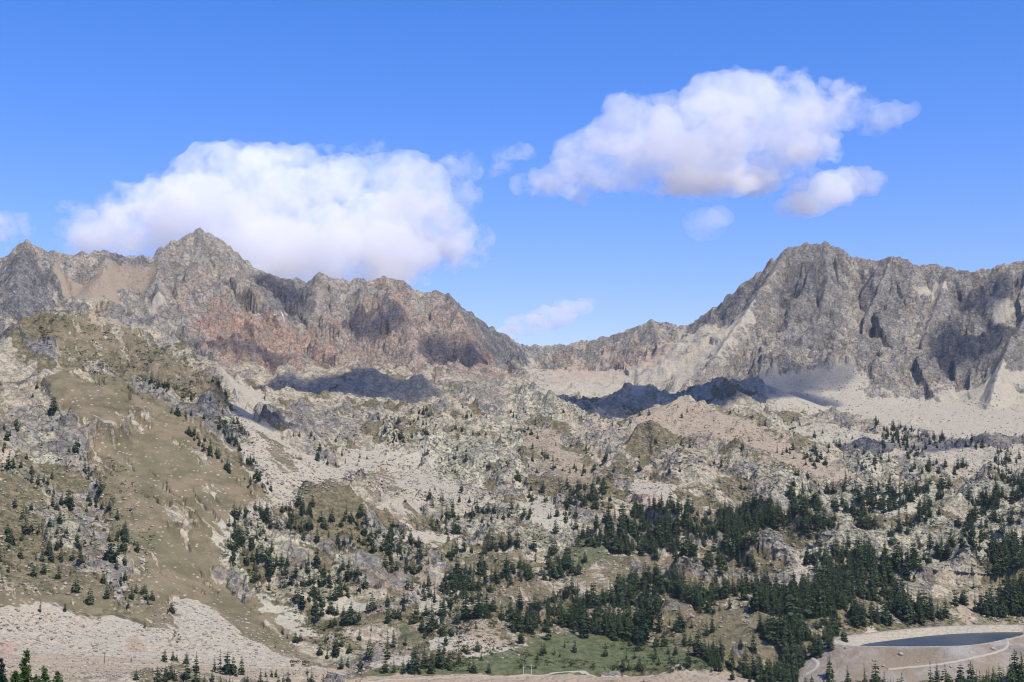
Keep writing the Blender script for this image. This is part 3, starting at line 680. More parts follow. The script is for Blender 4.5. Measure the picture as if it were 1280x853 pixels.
heap = puffs("cloud", sky_blobs([(920,128,62,40),(975,135,55,44),(870,160,75,42),(800,165,55,36),(760,200,62,32),(850,205,80,38),(930,190,80,42),(700,222,40,18),(1000,165,45,30),(790,148,35,24),(1030,142,40,30),(1065,138,34,24),(1098,142,30,16),(1125,140,18,10)], 7000, .8),
      CM, "big white heap cloud above the right of the saddle", 14, 0.85)
wisps(heap, [[(1060,112,22,12),(1040,104,14,8)], [(1020,190,30,16)], [(672,232,26,12),(735,240,36,10)], [(880,232,90,12),(950,225,50,12)]], 7050, CT, 11, 0.8)
puffs("cloud", sky_blobs([(1020,242,42,22),(1045,232,30,20),(1080,224,24,14),(995,255,24,12)], 7200, .8), CT, "small soft cloud above the right summit", 9, 0.6)
puffs("cloud", sky_blobs([(883,281,26,18),(895,271,16,12)], 5900, .8), CM, "tiny round cloud floating between the heap cloud and the ridge", 7, 0.4)
puffs("cloud", sky_blobs([(10,285,26,16),(-12,292,30,20),(26,272,10,7)], 8000, .8), CT, "small white cloud cut by the left picture edge", 8, 0.5)
puffs("cloud", sky_blobs([(660,408,30,13),(688,395,30,12),(715,384,24,9),(640,416,22,8),(730,378,12,6)], 9500, .8), CT, "faint low cloud just above the saddle", 9, 0.5)
puffs("cloud", sky_blobs([(90,256,18,6),(78,262,8,4)], 8200, .8), CV, "shred of thin vapour left of the largest cloud", 6, 0.3)
puffs("cloud", sky_blobs([(640,190,26,10),(618,200,20,8),(650,186,14,7)], 7800, .8), CV, "thin wisp between the two biggest clouds", 7, 0.4)

# clouds drifting over the valley, above the top of the picture: they throw the shadows seen on the slopes
CS = cloud_mat("cloud_overhead", 0.024, 0.37); CS2 = cloud_mat("cloud_overhead_thin", 0.013, 0.40)
def shade(px, py, rx, ry, alt, label, thick=70, rot=0.0, n=1):
    """a cloud between the sun and the slope seen at that pixel; rx, ry: half-size across and along the view (metres)"""
    p = np.array(hit(H, px, py) if not isinstance(px, tuple) else px); t = (alt - p[2]) / SUN[2]
    c = p + SUN * t; bl = []
    ca_, sa_ = math.cos(R(rot)), math.sin(R(rot)); rr = random.Random(int(rx * 7 + ry + alt))
    k = max(3, int(rx / 40))
    for i in range(k):
        u = (i + .5) / k * 2 - 1; w = math.sqrt(max(0.12, 1 - u * u * .9))
        dx = u * rx * 0.85; dy = rr.uniform(-.15, .15) * ry
        w *= 1.12; bl.append((c[0] + dx * ca_ - dy * sa_, c[1] + dx * sa_ + dy * ca_, c[2] + rr.uniform(-10, 10), rx / k * 1.5, ry * w, thick * w))
    return puffs("cloud", bl, CS2 if alt > 1320 else CS, label, 12, 0.8 if alt > 1320 else 0.55)
shade(440, 478, 150, 40, 1300, "cloud overhead shading the long dark hump below the left massif", rot=-8)
shade((185, 2235, 145), 0, 150, 125, 1250, "cloud overhead shading the left end of the dark hump below the saddle", rot=4)
shade((385, 2320, 175), 0, 150, 70, 1260, "cloud overhead shading the right end of the dark hump below the saddle")
shade(990, 478, 95, 45, 1350, "cloud overhead shading the scree below the right summit")
shade(1015, 345, 45, 60, 1500, "cloud overhead shading the right summit face", 55)
shade(1215, 425, 55, 130, 1450, "cloud overhead shading the slanting gully on the right face", 60, -25)
shade(1245, 360, 28, 50, 1450, "cloud overhead shading the notch near the right end", 50, -20)
shade(465, 405, 55, 70, 1500, "cloud overhead shading the middle of the left massif", 55)
shade(600, 445, 130, 70, 1450, "cloud overhead shading the left side of the saddle", 60, -30)
shade(345, 365, 55, 60, 1500, "cloud overhead shading the notch right of the pointed peak", 55)
shade(310, 432, 90, 26, 1450, "cloud overhead shading the red basin", 45)
shade(1180, 558, 110, 60, 1330, "thin cloud overhead shading the treed bench at right", 40)
shade(320, 515, 50, 50, 1250, "cloud overhead shading the rocks above the left scree", 45)
# ------------------------------------------------------------------ trees
def leaf_mat(name, c1, c2, rim=0.25):
    m, t = nt(name); g = G(t)
    oi = g.n("ShaderNodeObjectInfo"); ti = g.n("ShaderNodeAttribute", attribute_name="tint"); geo = g.n("ShaderNodeNewGeometry")
    a = g.noise(geo.outputs["Position"], 0.9, 3, 0.6); b = g.noise(geo.outputs["Position"], 0.035, 2, 0.5)
    f = g.math('ADD', g.math('MULTIPLY', a.outputs[0], .5), g.math('ADD', g.math('MULTIPLY', b.outputs[0], .7), g.math('MULTIPLY', g.math('ADD', oi.outputs["Random"], ti.outputs["Fac"]), .40)))
    c = g.mix(g.rng(f, .45, .95), c1, c2)
    d = g.n("ShaderNodeBsdfDiffuse"); g.l(c, d.inputs[0]); tr = g.n("ShaderNodeBsdfTranslucent"); g.l(c, tr.inputs[0])
    mx = g.n("ShaderNodeMixShader"); mx.inputs[0].default_value = rim; g.l(d.outputs[0], mx.inputs[1]); g.l(tr.outputs[0], mx.inputs[2])
    o = g.n("ShaderNodeOutputMaterial"); g.l(mx.outputs[0], o.inputs[0]); return m
NEEDLE = leaf_mat("conifer_needles", (0.020, 0.044, 0.030), (0.078, 0.110, 0.056))
LARCH = leaf_mat("larch_needles", (0.035, 0.072, 0.022), (0.085, 0.145, 0.042), .35)
SHRUB = leaf_mat("shrub_leaves", (0.040, 0.062, 0.025), (0.085, 0.095, 0.035))
bm2, t_ = nt("tree_bark"); g = G(t_); geo = g.n("ShaderNodeNewGeometry"); n_ = g.noise(geo.outputs["Position"], 3, 3)
g.out(g.mix(n_.outputs[0], (0.07, 0.05, 0.035), (0.17, 0.13, 0.10)), .95); BARK = bm2

def trunk_arrays(h, r, lean=0.0, seg=6, base=-0.8):
    v = []; f = []
    zs = [base, 0, h * .35, h * .7, h * 0.97]
    for i, z in enumerate(zs):
        rr = r * (1.15 if i == 0 else 1 - .92 * max(z, 0) / h)
        for k in range(seg): a = k / seg * 6.283; v.append((rr * math.cos(a) + lean * (z / h) ** 2 * h, rr * math.sin(a), z))
    for i in range(len(zs) - 1):
        for k in range(seg): k2 = (k + 1) % seg; f.append((i * seg + k, i * seg + k2, (i + 1) * seg + k2)); f.append((i * seg + k, (i + 1) * seg + k2, (i + 1) * seg + k))
    return np.array(v, float), np.array(f)
def crown_arrays(seed, h=1.0, wid=0.2, low=0.08, shape=1.0, whorls=15, per=9, droop=0.35, fingers=2, lean=0.0):
    """drooping fan-shaped sprays in uneven whorls; unit height"""
    r = random.Random(seed); v = []; f = []
    def tri(*p):
        n = len(v); v.extend(p); f.append((n, n + 1, n + 2))
    side = [r.uniform(.7, 1.15) for _ in range(7)]
    for w in range(whorls):
        t = (w + r.uniform(-.35, .35)) / whorls; t = min(max(t, 0), .985)
        z = low + (1 - low) * t
        prof = (1 - t) ** shape * (0.55 + 0.45 * min(1, t * 5 + .35))
        R0 = wid * prof * r.uniform(.78, 1.18) + 0.012
        n = max(4, int(per * (0.5 + .6 * (1 - t))))
        off = r.uniform(0, 6.28)
        for k in range(n):
            if r.random() < 0.10: continue
            a = off + k / n * 6.283 + r.uniform(-.3, .3)
            L = R0 * r.uniform(.6, 1.2) * side[int(a / 6.283 * 7) % 7]
            up = r.uniform(-.05, .10) * L + (0.25 * L if t > .75 else 0)
            ca_, sa_ = math.cos(a), math.sin(a)
            def pt(u, s, dz): # u along, s sideways
                x = ca_ * u * L - sa_ * s * L + lean * z * z; y = sa_ * u * L + ca_ * s * L
                return (x, y, z + up * u - droop * L * u * u + dz * L)
            wd = r.uniform(.26, .42)
            tri(pt(0, 0, .25), pt(.55, -wd, -.08), pt(.62, wd, -.08)); tri(pt(.5, -wd * .9, -.05), pt(1.0, r.uniform(-.1, .1), -.02), pt(.5, wd * .9, -.03))
            tri(pt(.1, 0, .1), pt(.75, 0, .16), pt(.6, 0, -.35))
            for q in range(fingers):
                u = r.uniform(.35, .9); s = r.choice((-1, 1)) * r.uniform(.2, .5)
                tri(pt(u - .12, s * .3, .05), pt(u + .2, s, r.uniform(-.2, .1)), pt(u + .12, s * .4, r.uniform(-.25, .15)))
    tri((0.010 + lean, 0, .93), (-0.010 + lean, 0.006, .93), (lean, 0, 1.03)); tri((0.0 + lean, 0.012, .93), (lean, -0.012, .93), (lean, 0, 1.03))
    return np.array(v), np.array(f)
CN = []; KINDS_ = []   # (crown mesh, trunk mesh, crown arrays, trunk arrays, look)
specs = [("slender", .135, .05, .9, 17, 9), ("slender", .15, .03, 1.0, 17, 10), ("slender", .12, .06, .8, 18, 8),
         ("broad", .21, .04, .9, 15, 11), ("broad", .23, .03, .8, 14, 11), ("broad", .20, .06, 1.05, 16, 10),
         ("rounded", .25, .06, .5, 13, 12), ("rounded", .22, .05, .55, 14, 11), ("ragged", .17, .10, .85, 12, 7), ("ragged", .20, .12, .75, 11, 7)]
for i, (look, wd, low, shp, wh, per) in enumerate(specs):
    ln = 0.03 if look == "ragged" else 0.0
    cv, cf = crown_arrays(100 + i, 1, wd, low, shp, wh, per, 0.4, 2, ln); tv, tf = trunk_arrays(1.0, 0.018, ln, base=-0.10)
    cm = bpy.data.meshes.new("crown"); set_mesh(cm, cv, cf, True); cm.materials.append(NEEDLE); CN.append(cv * (1, 1, .35) * 1.0)
    tk = bpy.data.meshes.new("trunk"); set_mesh(tk, tv, tf); tk.materials.append(BARK)
    KINDS_.append((cm, tk, (cv, cf), (tv, tf), look))
def round_normals(me, v, centres, hs):
    """needle sprays shade like a full crown: normals point away from the stem"""
    n = v - centres; n = n / np.maximum(np.linalg.norm(n, axis=1, keepdims=True), 1e-6)
    me.normals_split_custom_set_from_vertices([tuple(q) for q in n.tolist()])
def tree_thing(kind, loc, h, rz, wide, name="conifer"):
    cm, tk = KINDS_[kind][:2]
    e = bpy.data.objects.new(name, None); C.objects.link(e); e.location = loc; e.rotation_euler = (0, 0, rz); e.scale = (h * wide, h * wide, h)
    e.empty_display_size = 0.1
    for nm, me in (("crown", cm), ("trunk", tk)):
        o = bpy.data.objects.new(nm, me); C.objects.link(o); o.parent = e
    return e

# single trees read off the photograph: column of the foot, row of the foot, height in photograph pixels
ONE = [(50,766,15),(81,765,10),(113,757,26),(133,747,18),(94,742,24),(100,705,20),(73,724,17),(88,719,12),(138,703,30),(146,712,18),(156,707,19),(170,742,16),(177,744,13),
 (183,750,18),(190,750,12),(160,760,12),(181,786,12),(214,767,14),(96,677,14),(117,671,10),(32,668,30),(11,688,16),(206,828,16),(216,826,12),(221,827,11),(233,831,14),(245,842,26),
 (208,847,12),(218,852,12),(170,851,15),(164,828,8),(268,840,20),(275,842,29),(284,844,27),(291,845,24),(302,844,27),(466,765,24),(484,759,17),(485,777,18),(492,774,18),(520,779,28),
 (527,776,12),(449,776,14),(459,771,14),(397,776,24),(406,790,15),(414,785,16),(430,782,20),(440,769,9),(505,766,11),(541,787,30),(551,770,24),(536,770,14),(554,796,22),(565,795,14),
 (572,781,22),(562,772,16),(582,775,36),(597,772,30),(584,791,10),(595,787,14),(449,801,16),(462,824,30),(484,825,36),(492,810,26),(507,807,15),(450,837,30),(519,841,34),(530,835,28),
 (541,835,20),(437,817,12),(546,826,9),(537,842,12),(409,825,14),(400,820,14),(427,836,18),(435,835,16),(359,799,9),(353,793,9),(369,804,14),(376,802,12),(344,811,7),(464,790,10),
 (420,797,10),(579,831,9),(592,842,18),(611,842,14),(332,847,10),(339,847,11),(345,847,12),(385,853,9),(404,853,9),(556,736,26),(530,735,11),(336,739,17),(339,692,18),(359,709,16),
 (436,711,15),(447,724,14),(440,726,12),(490,717,28),(487,694,32),(500,690,22),(467,692,24),(580,690,26),(602,712,22),(570,721,30),(552,701,14),(560,677,14),
 (685,801,32),(677,820,18),(681,818,17),(693,819,14),(700,822,10),(719,816,18),(706,810,12),(757,821,18),(783,824,12),(793,824,12),(819,824,24),(835,818,14),(845,818,16),(861,834,32),
 (882,825,20),(802,801,36),(824,790,40),(787,801,28),(795,761,12),(660,791,32),(652,804,22),(642,791,16),(750,795,20),(761,790,14),(730,797,34),(720,792,24),(700,782,28),(712,778,24),
 (687,702,13),(699,712,16),(709,721,13),(916,850,14),(942,815,30),(926,812,12),(930,845,12),(917,835,20),(896,835,12),(901,820,24),(652,835,10),(670,836,8),(805,853,7),(882,836,6),
 (1037,847,30),(1081,857,26),(1060,856,22),(1171,857,27),(1184,858,19),(1201,858,26),(1165,772,34),(1182,772,28),(1194,757,20),(1149,757,22),(1070,785,28),(1097,780,24),(1107,780,30),
 (1135,780,32),(1152,782,24),(1021,787,14),(1031,790,14),(1045,787,16),(1010,800,24),(1025,815,24),(1016,820,16),(1037,812,16),(1055,802,20),(1264,674,17),
 (6,560,10),(39,605,10),(33,575,9),(65,600,12),(67,617,9),(85,632,19),(90,636,17),(113,633,12),(120,636,10),(137,640,12),(165,608,9),(18,634,11),(46,487,8),(214,517,10),(222,520,13),
 (232,525,12),(239,502,9),(263,506,9),(278,517,8),(306,600,8),(52,560,9),(86,566,8),(4,568,12)]
# stands: phrase, outline on the photograph, how many, mean height in metres, spread, clumping
STANDS = [
 ("on the rocky left flank of the grassy hill", [(-10,490),(50,480),(100,560),(150,650),(190,690),(195,760),(100,740),(-10,725)], 95, 8.5, 2.5, .45),
 ("along the right edge of the grassy hill", [(180,480),(205,480),(250,520),(300,560),(345,605),(340,618),(290,595),(250,560),(205,515)], 60, 8, 2, .5),
 ("on the knoll right of the grassy hill top", [(235,470),(280,480),(310,545),(280,560),(240,515)], 30, 7, 2, .5),
 ("on the treed spur left of centre", [(285,645),(400,625),(500,660),(570,730),(550,800),(470,800),(380,770),(330,745),(285,700)], 260, 8.8, 2.6, .25),
 ("on the little rise in the left scree", [(365,545),(440,550),(460,575),(400,590),(365,570)], 22, 8, 2, .4),
 ("on the rocky knoll left of centre", [(475,500),(540,510),(550,545),(530,575),(490,560),(470,530)], 60, 8, 2.5, .4),
 ("on the bench above the central scree", [(550,590),(640,570),(640,690),(560,690),(520,640)], 52, 9.5, 3, .5),
 ("at the foot of the central cliffs", [(640,560),(760,560),(760,640),(640,660)], 60, 9, 3, .5),
 ("scattered on the upper middle slopes", [(560,510),(980,510),(980,600),(560,600)], 110, 7.5, 2.5, .3),
 ("beside the dark cleft in the centre", [(705,620),(755,600),(770,640),(720,665),(700,650)], 44, 11, 3, .2),
 ("in the dense dark grove at centre right", [(725,672),(760,650),(830,632),(890,640),(965,640),(970,668),(930,700),(880,690),(820,715),(765,725),(745,715)], 300, 12.5, 2.5, .12),
 ("in the grove tapering below the dense one", [(760,715),(820,705),(850,760),(800,800),(760,790)], 60, 13, 3, .35),
 ("on the slope left of the dense grove", [(560,690),(640,680),(720,700),(745,760),(640,780),(560,760)], 120, 11, 3, .5),
 ("in the wood above the green meadow", [(640,745),(740,740),(800,770),(780,800),(700,800),(640,790)], 70, 12, 3, .5),
 ("on the small green meadow", [(560,815),(760,800),(900,830),(900,842),(560,842)], 34, 5, 1.5, .4),
 ("in the wood right of the green meadow", [(840,720),(960,730),(970,840),(900,845),(850,800)], 130, 12.5, 3, .45),
 ("scattered on the high bench at right", [(980,525),(1280,560),(1280,610),(980,600)], 160, 8.5, 2.5, .5),
 ("in the shaded clump on the high right bench", [(1090,525),(1120,528),(1165,555),(1150,572),(1105,560)], 44, 10, 2.5, 0),
 ("in the upper belt of trees at right", [(960,622),(1060,612),(1150,615),(1280,595),(1290,628),(1150,642),(1060,660),(960,655)], 165, 11.5, 3, .45),
 ("in the dark band left of the pale slabs", [(900,630),(1000,628),(1095,640),(1098,668),(1000,665),(900,662)], 150, 12, 3, .25),
 ("in the long wood under the pale slabs", [(1000,700),(1080,690),(1180,695),(1290,678),(1290,735),(1190,728),(1080,738),(1000,735)], 190, 13, 3, .25),
 ("in the dense wood left of the reservoir", [(940,735),(1010,720),(1075,730),(1065,765),(1010,775),(945,775)], 165, 13, 3, .2),
 ("on the slope above the reservoir", [(1060,745),(1290,738),(1290,770),(1200,774),(1120,782),(1065,785)], 125, 12.5, 3, .4),
 ("in the wood below left of the reservoir", [(925,800),(985,780),(1012,800),(1005,835),(990,860),(925,855)], 110, 12.5, 3, .1),
 ("beside the track left of the reservoir", [(1010,800),(1050,790),(1060,803),(1030,822),(1012,826)], 22, 9, 2.5, .2),
 ("in the front row below the reservoir", [(1000,864),(1130,866),(1130,882),(1000,880)], 42, 11.5, 2.5, .2),
 ("in the front row at the right corner", [(1160,868),(1220,862),(1290,845),(1290,882),(1160,882)], 55, 12, 3, .2),
 ("along the stony foot of the left hill", [(110,848),(340,850),(420,862),(110,866)], 26, 7, 2, .3),
 ("on the boulder field right of the hill foot", [(400,800),(560,800),(560,845),(430,842)], 36, 8, 3, .4),
 ("scattered between the woods at centre and right", [(600,690),(760,640),(1000,600),(1290,600),(1290,770),(1060,780),(960,830),(700,800)], 430, 10.5, 3, .18),
 ("among the slabs at far right", [(1100,640),(1290,635),(1290,690),(1100,690)], 42, 11, 3, .5),
]
def in_poly(x, y, p):
    c = False
    for (x1, y1), (x2, y2) in zip(p, p[1:] + p[:1]):
        if (y1 > y) != (y2 > y) and x < (x2 - x1) * (y - y1) / (y2 - y1) + x1: c = not c
    return c
cl = fbm(GX, GY, 55, 2, 90)
def clump(x, y):
    az = math.atan2(x, y); j = int((az - az_core[0]) / (az_core[1] - az_core[0])); i = int(np.interp(math.hypot(x, y), RAD, np.arange(NR)))
    return float(cl[i, min(max(j, 0), NC - 1)])
tr = random.Random(42)
TREES = []      # x, y, z, height m, px, py, seen height, stand index
def stand_of(px, py):
    best = None; bd = 1e9
    for i, s in enumerate(STANDS):
        if in_poly(px, py, s[1]): return i
        cx = sum(p[0] for p in s[1]) / len(s[1]); cy = sum(p[1] for p in s[1]) / len(s[1])
        d = (cx - px) ** 2 + 2 * (cy - py) ** 2
        if d < bd: bd = d; best = i
    return best
def inside_water(x, y):
    return sdist(RIM, np.array([x]), np.array([y]))[0] > -7
for (px, py, hp) in ONE:
    h = hit(H, px, py)
    if h is None: continue
    D = math.hypot(h[0], h[1]); TREES.append((h[0], h[1], h[2], hp * D / F, px, py, hp, stand_of(px, py)))
for si, (ph, poly, n, hm, sp, clf) in enumerate(STANDS):
    n = int(n * (1.0 if hm > 10 else 1.1))
    xs = [p[0] for p in poly]; ys = [p[1] for p in poly]; k = 0; tries = 0
    while k < n and tries < n * 40:
        tries += 1
        px = tr.uniform(min(xs), max(xs)); py = tr.uniform(min(ys), max(ys))
        if not in_poly(px, py, poly): continue
        h = hit(H, px, py)
        if h is None: continue
        if clf and clump(h[0], h[1]) < (clf - .35) * .5 + tr.uniform(-.12, .12): continue
        if inside_water(h[0], h[1]): continue
        D = math.hypot(h[0], h[1]); hh = max(2.5, tr.gauss(hm, sp) * tr.choice([1, 1, 1, .8, .6, 1.15]))
        # keep feet a little apart
        if any((h[0] - q[0]) ** 2 + (h[1] - q[1]) ** 2 < (0.12 * (hh + q[3])) ** 2 for q in TREES[-260:]): continue
        TREES.append((h[0], h[1], h[2], hh, px, py, hh * F / D, si)); k += 1
print("trees", len(TREES), _t.time() - _t0)
def pick_kind(t):
    r = tr.random()
    if t[3] < 6: return tr.choice([0, 1, 3, 6, 8])
    return tr.choice([0, 1, 2, 3, 3, 4, 5, 5, 6, 7, 8, 9])
def vis_h(t):    # height that falls inside the picture
    top = t[5] - t[6]; return max(0.0, min(t[5], 853) - max(top, 0)) if -4 < t[4] < 1284 else 0
order = sorted(range(len(TREES)), key=lambda i: -vis_h(TREES[i]))
single = set(order[:292])
ORD = ["first","second","third","fourth","fifth","sixth","seventh","eighth","ninth","tenth","eleventh","twelfth","thirteenth","fourteenth","fifteenth","sixteenth","seventeenth","eighteenth","nineteenth","twentieth"]
info = {}
for i, t in enumerate(TREES): info[i] = (pick_kind(t), tr.uniform(0, 6.28), tr.uniform(1.1, 1.5))
cls = {}
for si in range(len(STANDS)):
    m = sorted([i for i in single if TREES[i][7] == si], key=lambda i: TREES[i][4])
    if not m: continue
    # within a stand, trees are told apart by their shape and their order from the left
    for look in ("slender", "broad", "rounded", "ragged"):
        mm = [i for i in m if KINDS_[info[i][0]][4] == look]
        for k, i in enumerate(mm):
            if len(mm) == 1: w = f"the only {look} dark conifer"
            elif k == 0: w = f"leftmost {look} dark conifer"
            elif k == len(mm) - 1: w = f"rightmost {look} dark conifer"
            elif k < 20: w = f"{ORD[k]} {look} dark conifer from the left"
            else: w = f"{ORD[min(len(mm) - 1 - k, 19)]} {look} dark conifer from the right"
            cls[i] = f"{w} {STANDS[si][0]}"
print('labels', len(set(cls.values())), len(cls), max(len(x.split()) for x in cls.values()))
for i in sorted(single):
    t = TREES[i]; k, rz, wd = info[i]
    e = tree_thing(k, (t[0], t[1], t[2] - 0.25), t[3], rz, wd)
    tag(e, cls[i], "conifer", "dark conifers on the slopes")
for kk, (cm, tk, (cv, cf), _t2, _l) in enumerate(KINDS_):
    round_normals(cm, cv, np.stack([cv[:, 0] * 0, cv[:, 1] * 0, cv[:, 2] * .75 - .02], 1), 1)
V = []; Fc = []; n = 0; Vt = []; Ft = []; nt_ = 0; CE = []; TI = []
for i, t in enumerate(TREES):
    if i in single: continue
    k, rz, wd = info[i]; cv, cf = KINDS_[k][2]; tv, tf = KINDS_[k][3]
    if t[6] < 9: cv = cv[:]; 
    ca_, sa_ = math.cos(rz), math.sin(rz); M2 = np.array([[ca_, -sa_, 0], [sa_, ca_, 0], [0, 0, 1]]) * np.array([[t[3] * wd], [t[3] * wd], [t[3]]])
    p = cv @ M2.T + (t[0], t[1], t[2] - .25); V.append(p.astype(np.float32)); Fc.append(cf + n); n += len(p); CE.append(np.stack([np.full(len(p), t[0]), np.full(len(p), t[1]), t[2] + cv[:, 2] * t[3] * .75 - .3], 1).astype(np.float32)); TI.append(np.full(len(p), tr.random(), np.float32))
    p = tv @ M2.T + (t[0], t[1], t[2] - .25); Vt.append(p.astype(np.float32)); Ft.append(tf + nt_); nt_ += len(p)
me = bpy.data.meshes.new("far_conifers"); nv = n
V = np.concatenate(V + Vt); Fc = np.concatenate([np.concatenate(Fc), np.concatenate(Ft) + n])
set_mesh(me, V, Fc, True); CE = np.concatenate(CE + Vt); CE[n:] += (-1, -1, 0)
round_normals(me, V, CE, 1)
a_t = me.attributes.new('tint', 'FLOAT', 'POINT'); TI = np.concatenate(TI + [np.zeros(len(V) - n, np.float32)]); a_t.data.foreach_set('value', TI)
o = link("forest", me, [NEEDLE, BARK]); mi = np.zeros(len(Fc), np.int32); mi[-sum(len(f) for f in Ft):] = 1; me.polygons.foreach_set("material_index", mi)
tag(o, "hundreds of small dark conifers thinning out up the slopes", "forest", kind="stuff")
print("trees built", _t.time() - _t0)

# ---- the near larches whose tops rise into the bottom left corner
def larch(apex_px, apex_py, D, seed, hfac, label, mat=LARCH, wid=.16, dens=1.0):
    ax, ay, az_ = P(apex_px, apex_py, D); zg = height(H, ax, ay); h = az_ - zg
    r = random.Random(seed)
    e = bpy.data.objects.new("larch_tree", None); C.objects.link(e); e.location = (ax, ay, zg)
    tv, tf = trunk_arrays(h, h * .014, 0, 8, -0.8)
    v = []; f = []; bv = [tv]; bf = [tf]; nb = len(tv)
    top = 9.0                                   # the upper part carries fine detail, the hidden lower part is sparser
    z = h * .12
    while z < h * .99:
        fine = z > h - top
        t = (z - h * .12) / (h * .88); rad = h * wid * (1 - t) ** .85 + .12
        for k in range(int((7 if fine else 4) * dens)):
            a = r.uniform(0, 6.283); L = rad * r.uniform(.65, 1.2); zz = z + r.uniform(-.15, .15)
            ca_, sa_ = math.cos(a), math.sin(a); sag = r.uniform(-.05, .35)
            def at(u, s, dz): return (ca_ * u * L - sa_ * s, sa_ * u * L + ca_ * s, zz + (u * .25 - sag * u * u) * L + dz)
            # limb
            w = .018 * L + .01; n0 = nb
            pts = [at(0, w, 0), at(0, -w, 0), at(0, 0, w * 1.6), at(1, 0, 0)]
            bv.append(np.array(pts)); bf.append(np.array([(0, 1, 3), (1, 2, 3), (2, 0, 3)]) + n0); nb += 4
            m = int(L * (26 if fine else 7)) + 3
            for q in range(m):
                u = r.random() ** .75; s = r.gauss(0, .16) * (1.25 - u) * min(L, 1.6); dz = r.gauss(0, .07)
                c = at(u, s, dz); sz = r.uniform(.05, .13) * (1 if fine else 2.0)
                n = len(v)
                for _ in range(3): v.append((c[0] + r.gauss(0, sz), c[1] + r.gauss(0, sz), c[2] + r.gauss(0, sz)))
                f.append((n, n + 1, n + 2))
        z += r.uniform(.22, .34) if fine else r.uniform(.5, .8)
    cm = bpy.data.meshes.new("crown"); set_mesh(cm, np.array(v), np.array(f), False); link("crown", cm, mat, e)
    tm_ = bpy.data.meshes.new("trunk"); set_mesh(tm_, np.concatenate(bv), np.concatenate(bf)); link("trunk", tm_, BARK, e)
    tag(e, label, "larch", "near larches in the bottom left corner")
larch(33, 811, 150, 1, 1, "tallest bright green larch top in the bottom left corner", wid=.15)
larch(2, 822, 165, 2, 1, "darker larch top cut by the left edge of the picture", NEEDLE, wid=.14)
larch(56, 831, 150, 3, 1, "bright green larch top just right of the tallest one", wid=.15)
larch(19, 836, 155, 4, 1, "low larch top between the tallest larch and the left edge", wid=.16)
larch(72, 839, 148, 5, 1, "rightmost bright green larch top in the corner", wid=.19)
larch(46, 843, 140, 6, 1, "lowest green larch top in front of the tallest", wid=.18)
# ------------------------------------------------------------------ loose boulders, low shrubs
rb, t_ = nt("boulder_rock"); g = G(t_); geo = g.n("ShaderNodeNewGeometry"); oi = g.n("ShaderNodeObjectInfo")
at_ = g.n("ShaderNodeAttribute", attribute_name="tint"); n1 = g.noise(geo.outputs["Position"], .6, 4, .65)
cc_ = g.ramp(g.math('ADD', g.math('MULTIPLY', at_.outputs["Fac"], .7), g.math('MULTIPLY', n1.outputs[0], .3)), [(0.05, (0.15, 0.138, 0.12)), (0.4, (0.24, 0.21, 0.172)), (0.75, (0.31, 0.278, 0.225)), (1.0, (0.40, 0.37, 0.29))])
g.out(cc_, .95, g.bump(n1.outputs[0], .4, .6), .1); ROCK = rb
def rock_variants(n=10):
    o = []
    for i in range(n):
        r = np.random.default_rng(300 + i); v, f = ICO1; v = v.copy()
        v *= 1 + r.uniform(-.28, .28, (len(v), 1)); v = np.clip(v, -.82, .78) * (1.0, r.uniform(.7, .95), r.uniform(.55, .85)); o.append((v, f))
    return o
RV = rock_variants()
def stones(name, areas, label, seed):
    r = random.Random(seed); V = []; Fc = []; T = []; n = 0
    for poly, cnt, smin, smax in areas:
        xs = [p[0] for p in poly]; ys = [p[1] for p in poly]; k = 0; tries = 0
        while k < cnt and tries < cnt * 8:
            tries += 1
            px = r.uniform(min(xs), max(xs)); py = r.uniform(min(ys), max(ys))
            if not in_poly(px, py, poly): continue
            h = hit(H, px, py, 3000)
            if h is None or inside_water(h[0], h[1]): continue
            s = smin + (smax - smin) * r.random() ** 3.2
            v, f = RV[r.randrange(len(RV))]; a = r.uniform(0, 6.28); ca_, sa_ = math.cos(a), math.sin(a)
            p = v @ np.array([[ca_, sa_, 0], [-sa_, ca_, 0], [0, 0, 1]]) * s + (h[0], h[1], h[2] + s * .12)
            V.append(p); Fc.append(f + n); n += len(p); T.append(np.full(len(p), r.random())); k += 1
    me = bpy.data.meshes.new(name); set_mesh(me, np.concatenate(V), np.concatenate(Fc), False)
    a = me.attributes.new("tint", 'FLOAT', 'POINT'); a.data.foreach_set("value", np.concatenate(T).astype(np.float32))
    tag(link(name, me, ROCK), label, "boulders", kind="stuff")
stones("boulder_field", [
 ([(-10,760),(180,780),(215,745),(300,770),(440,846),(-10,850)], 3224, .35, 1.37),
 ([(280,500),(370,572),(470,590),(345,640),(268,706),(330,622)], 1488, .5, 1.73),
 ([(430,560),(600,606),(636,628),(540,640),(430,600)], 930, .5, 1.73),
 ([(440,740),(660,740),(660,825),(440,845)], 992, .4, 1.37),
 ([(1010,745),(1290,735),(1290,790),(1010,800)], 806, .4, 1.58),
 ([(960,640),(1290,640),(1290,740),(960,740)], 1364, .5, 2.02),
 ([(560,640),(960,640),(960,800),(700,800),(560,700)], 1488, .5, 1.73),
 ([(0,500),(190,620),(200,760),(0,740)], 1054, .5, 1.73),
 ([(940,510),(1290,540),(1290,620),(960,610)], 1984, .7, 2.16),
 ([(380,500),(960,520),(960,640),(560,640),(400,560)], 2232, .7, 2.30),
 ([(1050,840),(1290,800),(1290,860),(1050,862)], 99, .25, 0.58),
 ([(110,830),(450,845),(500,862),(110,870)], 558, .35, 0.94),
 ([(1000,455),(1290,490),(1290,540),(960,505)], 806, .8, 2.16),
 ([(240,390),(430,440),(440,470),(260,450)], 372, .9, 2.16),
 ], "countless loose boulders strewn over the pale scree slopes", 5)
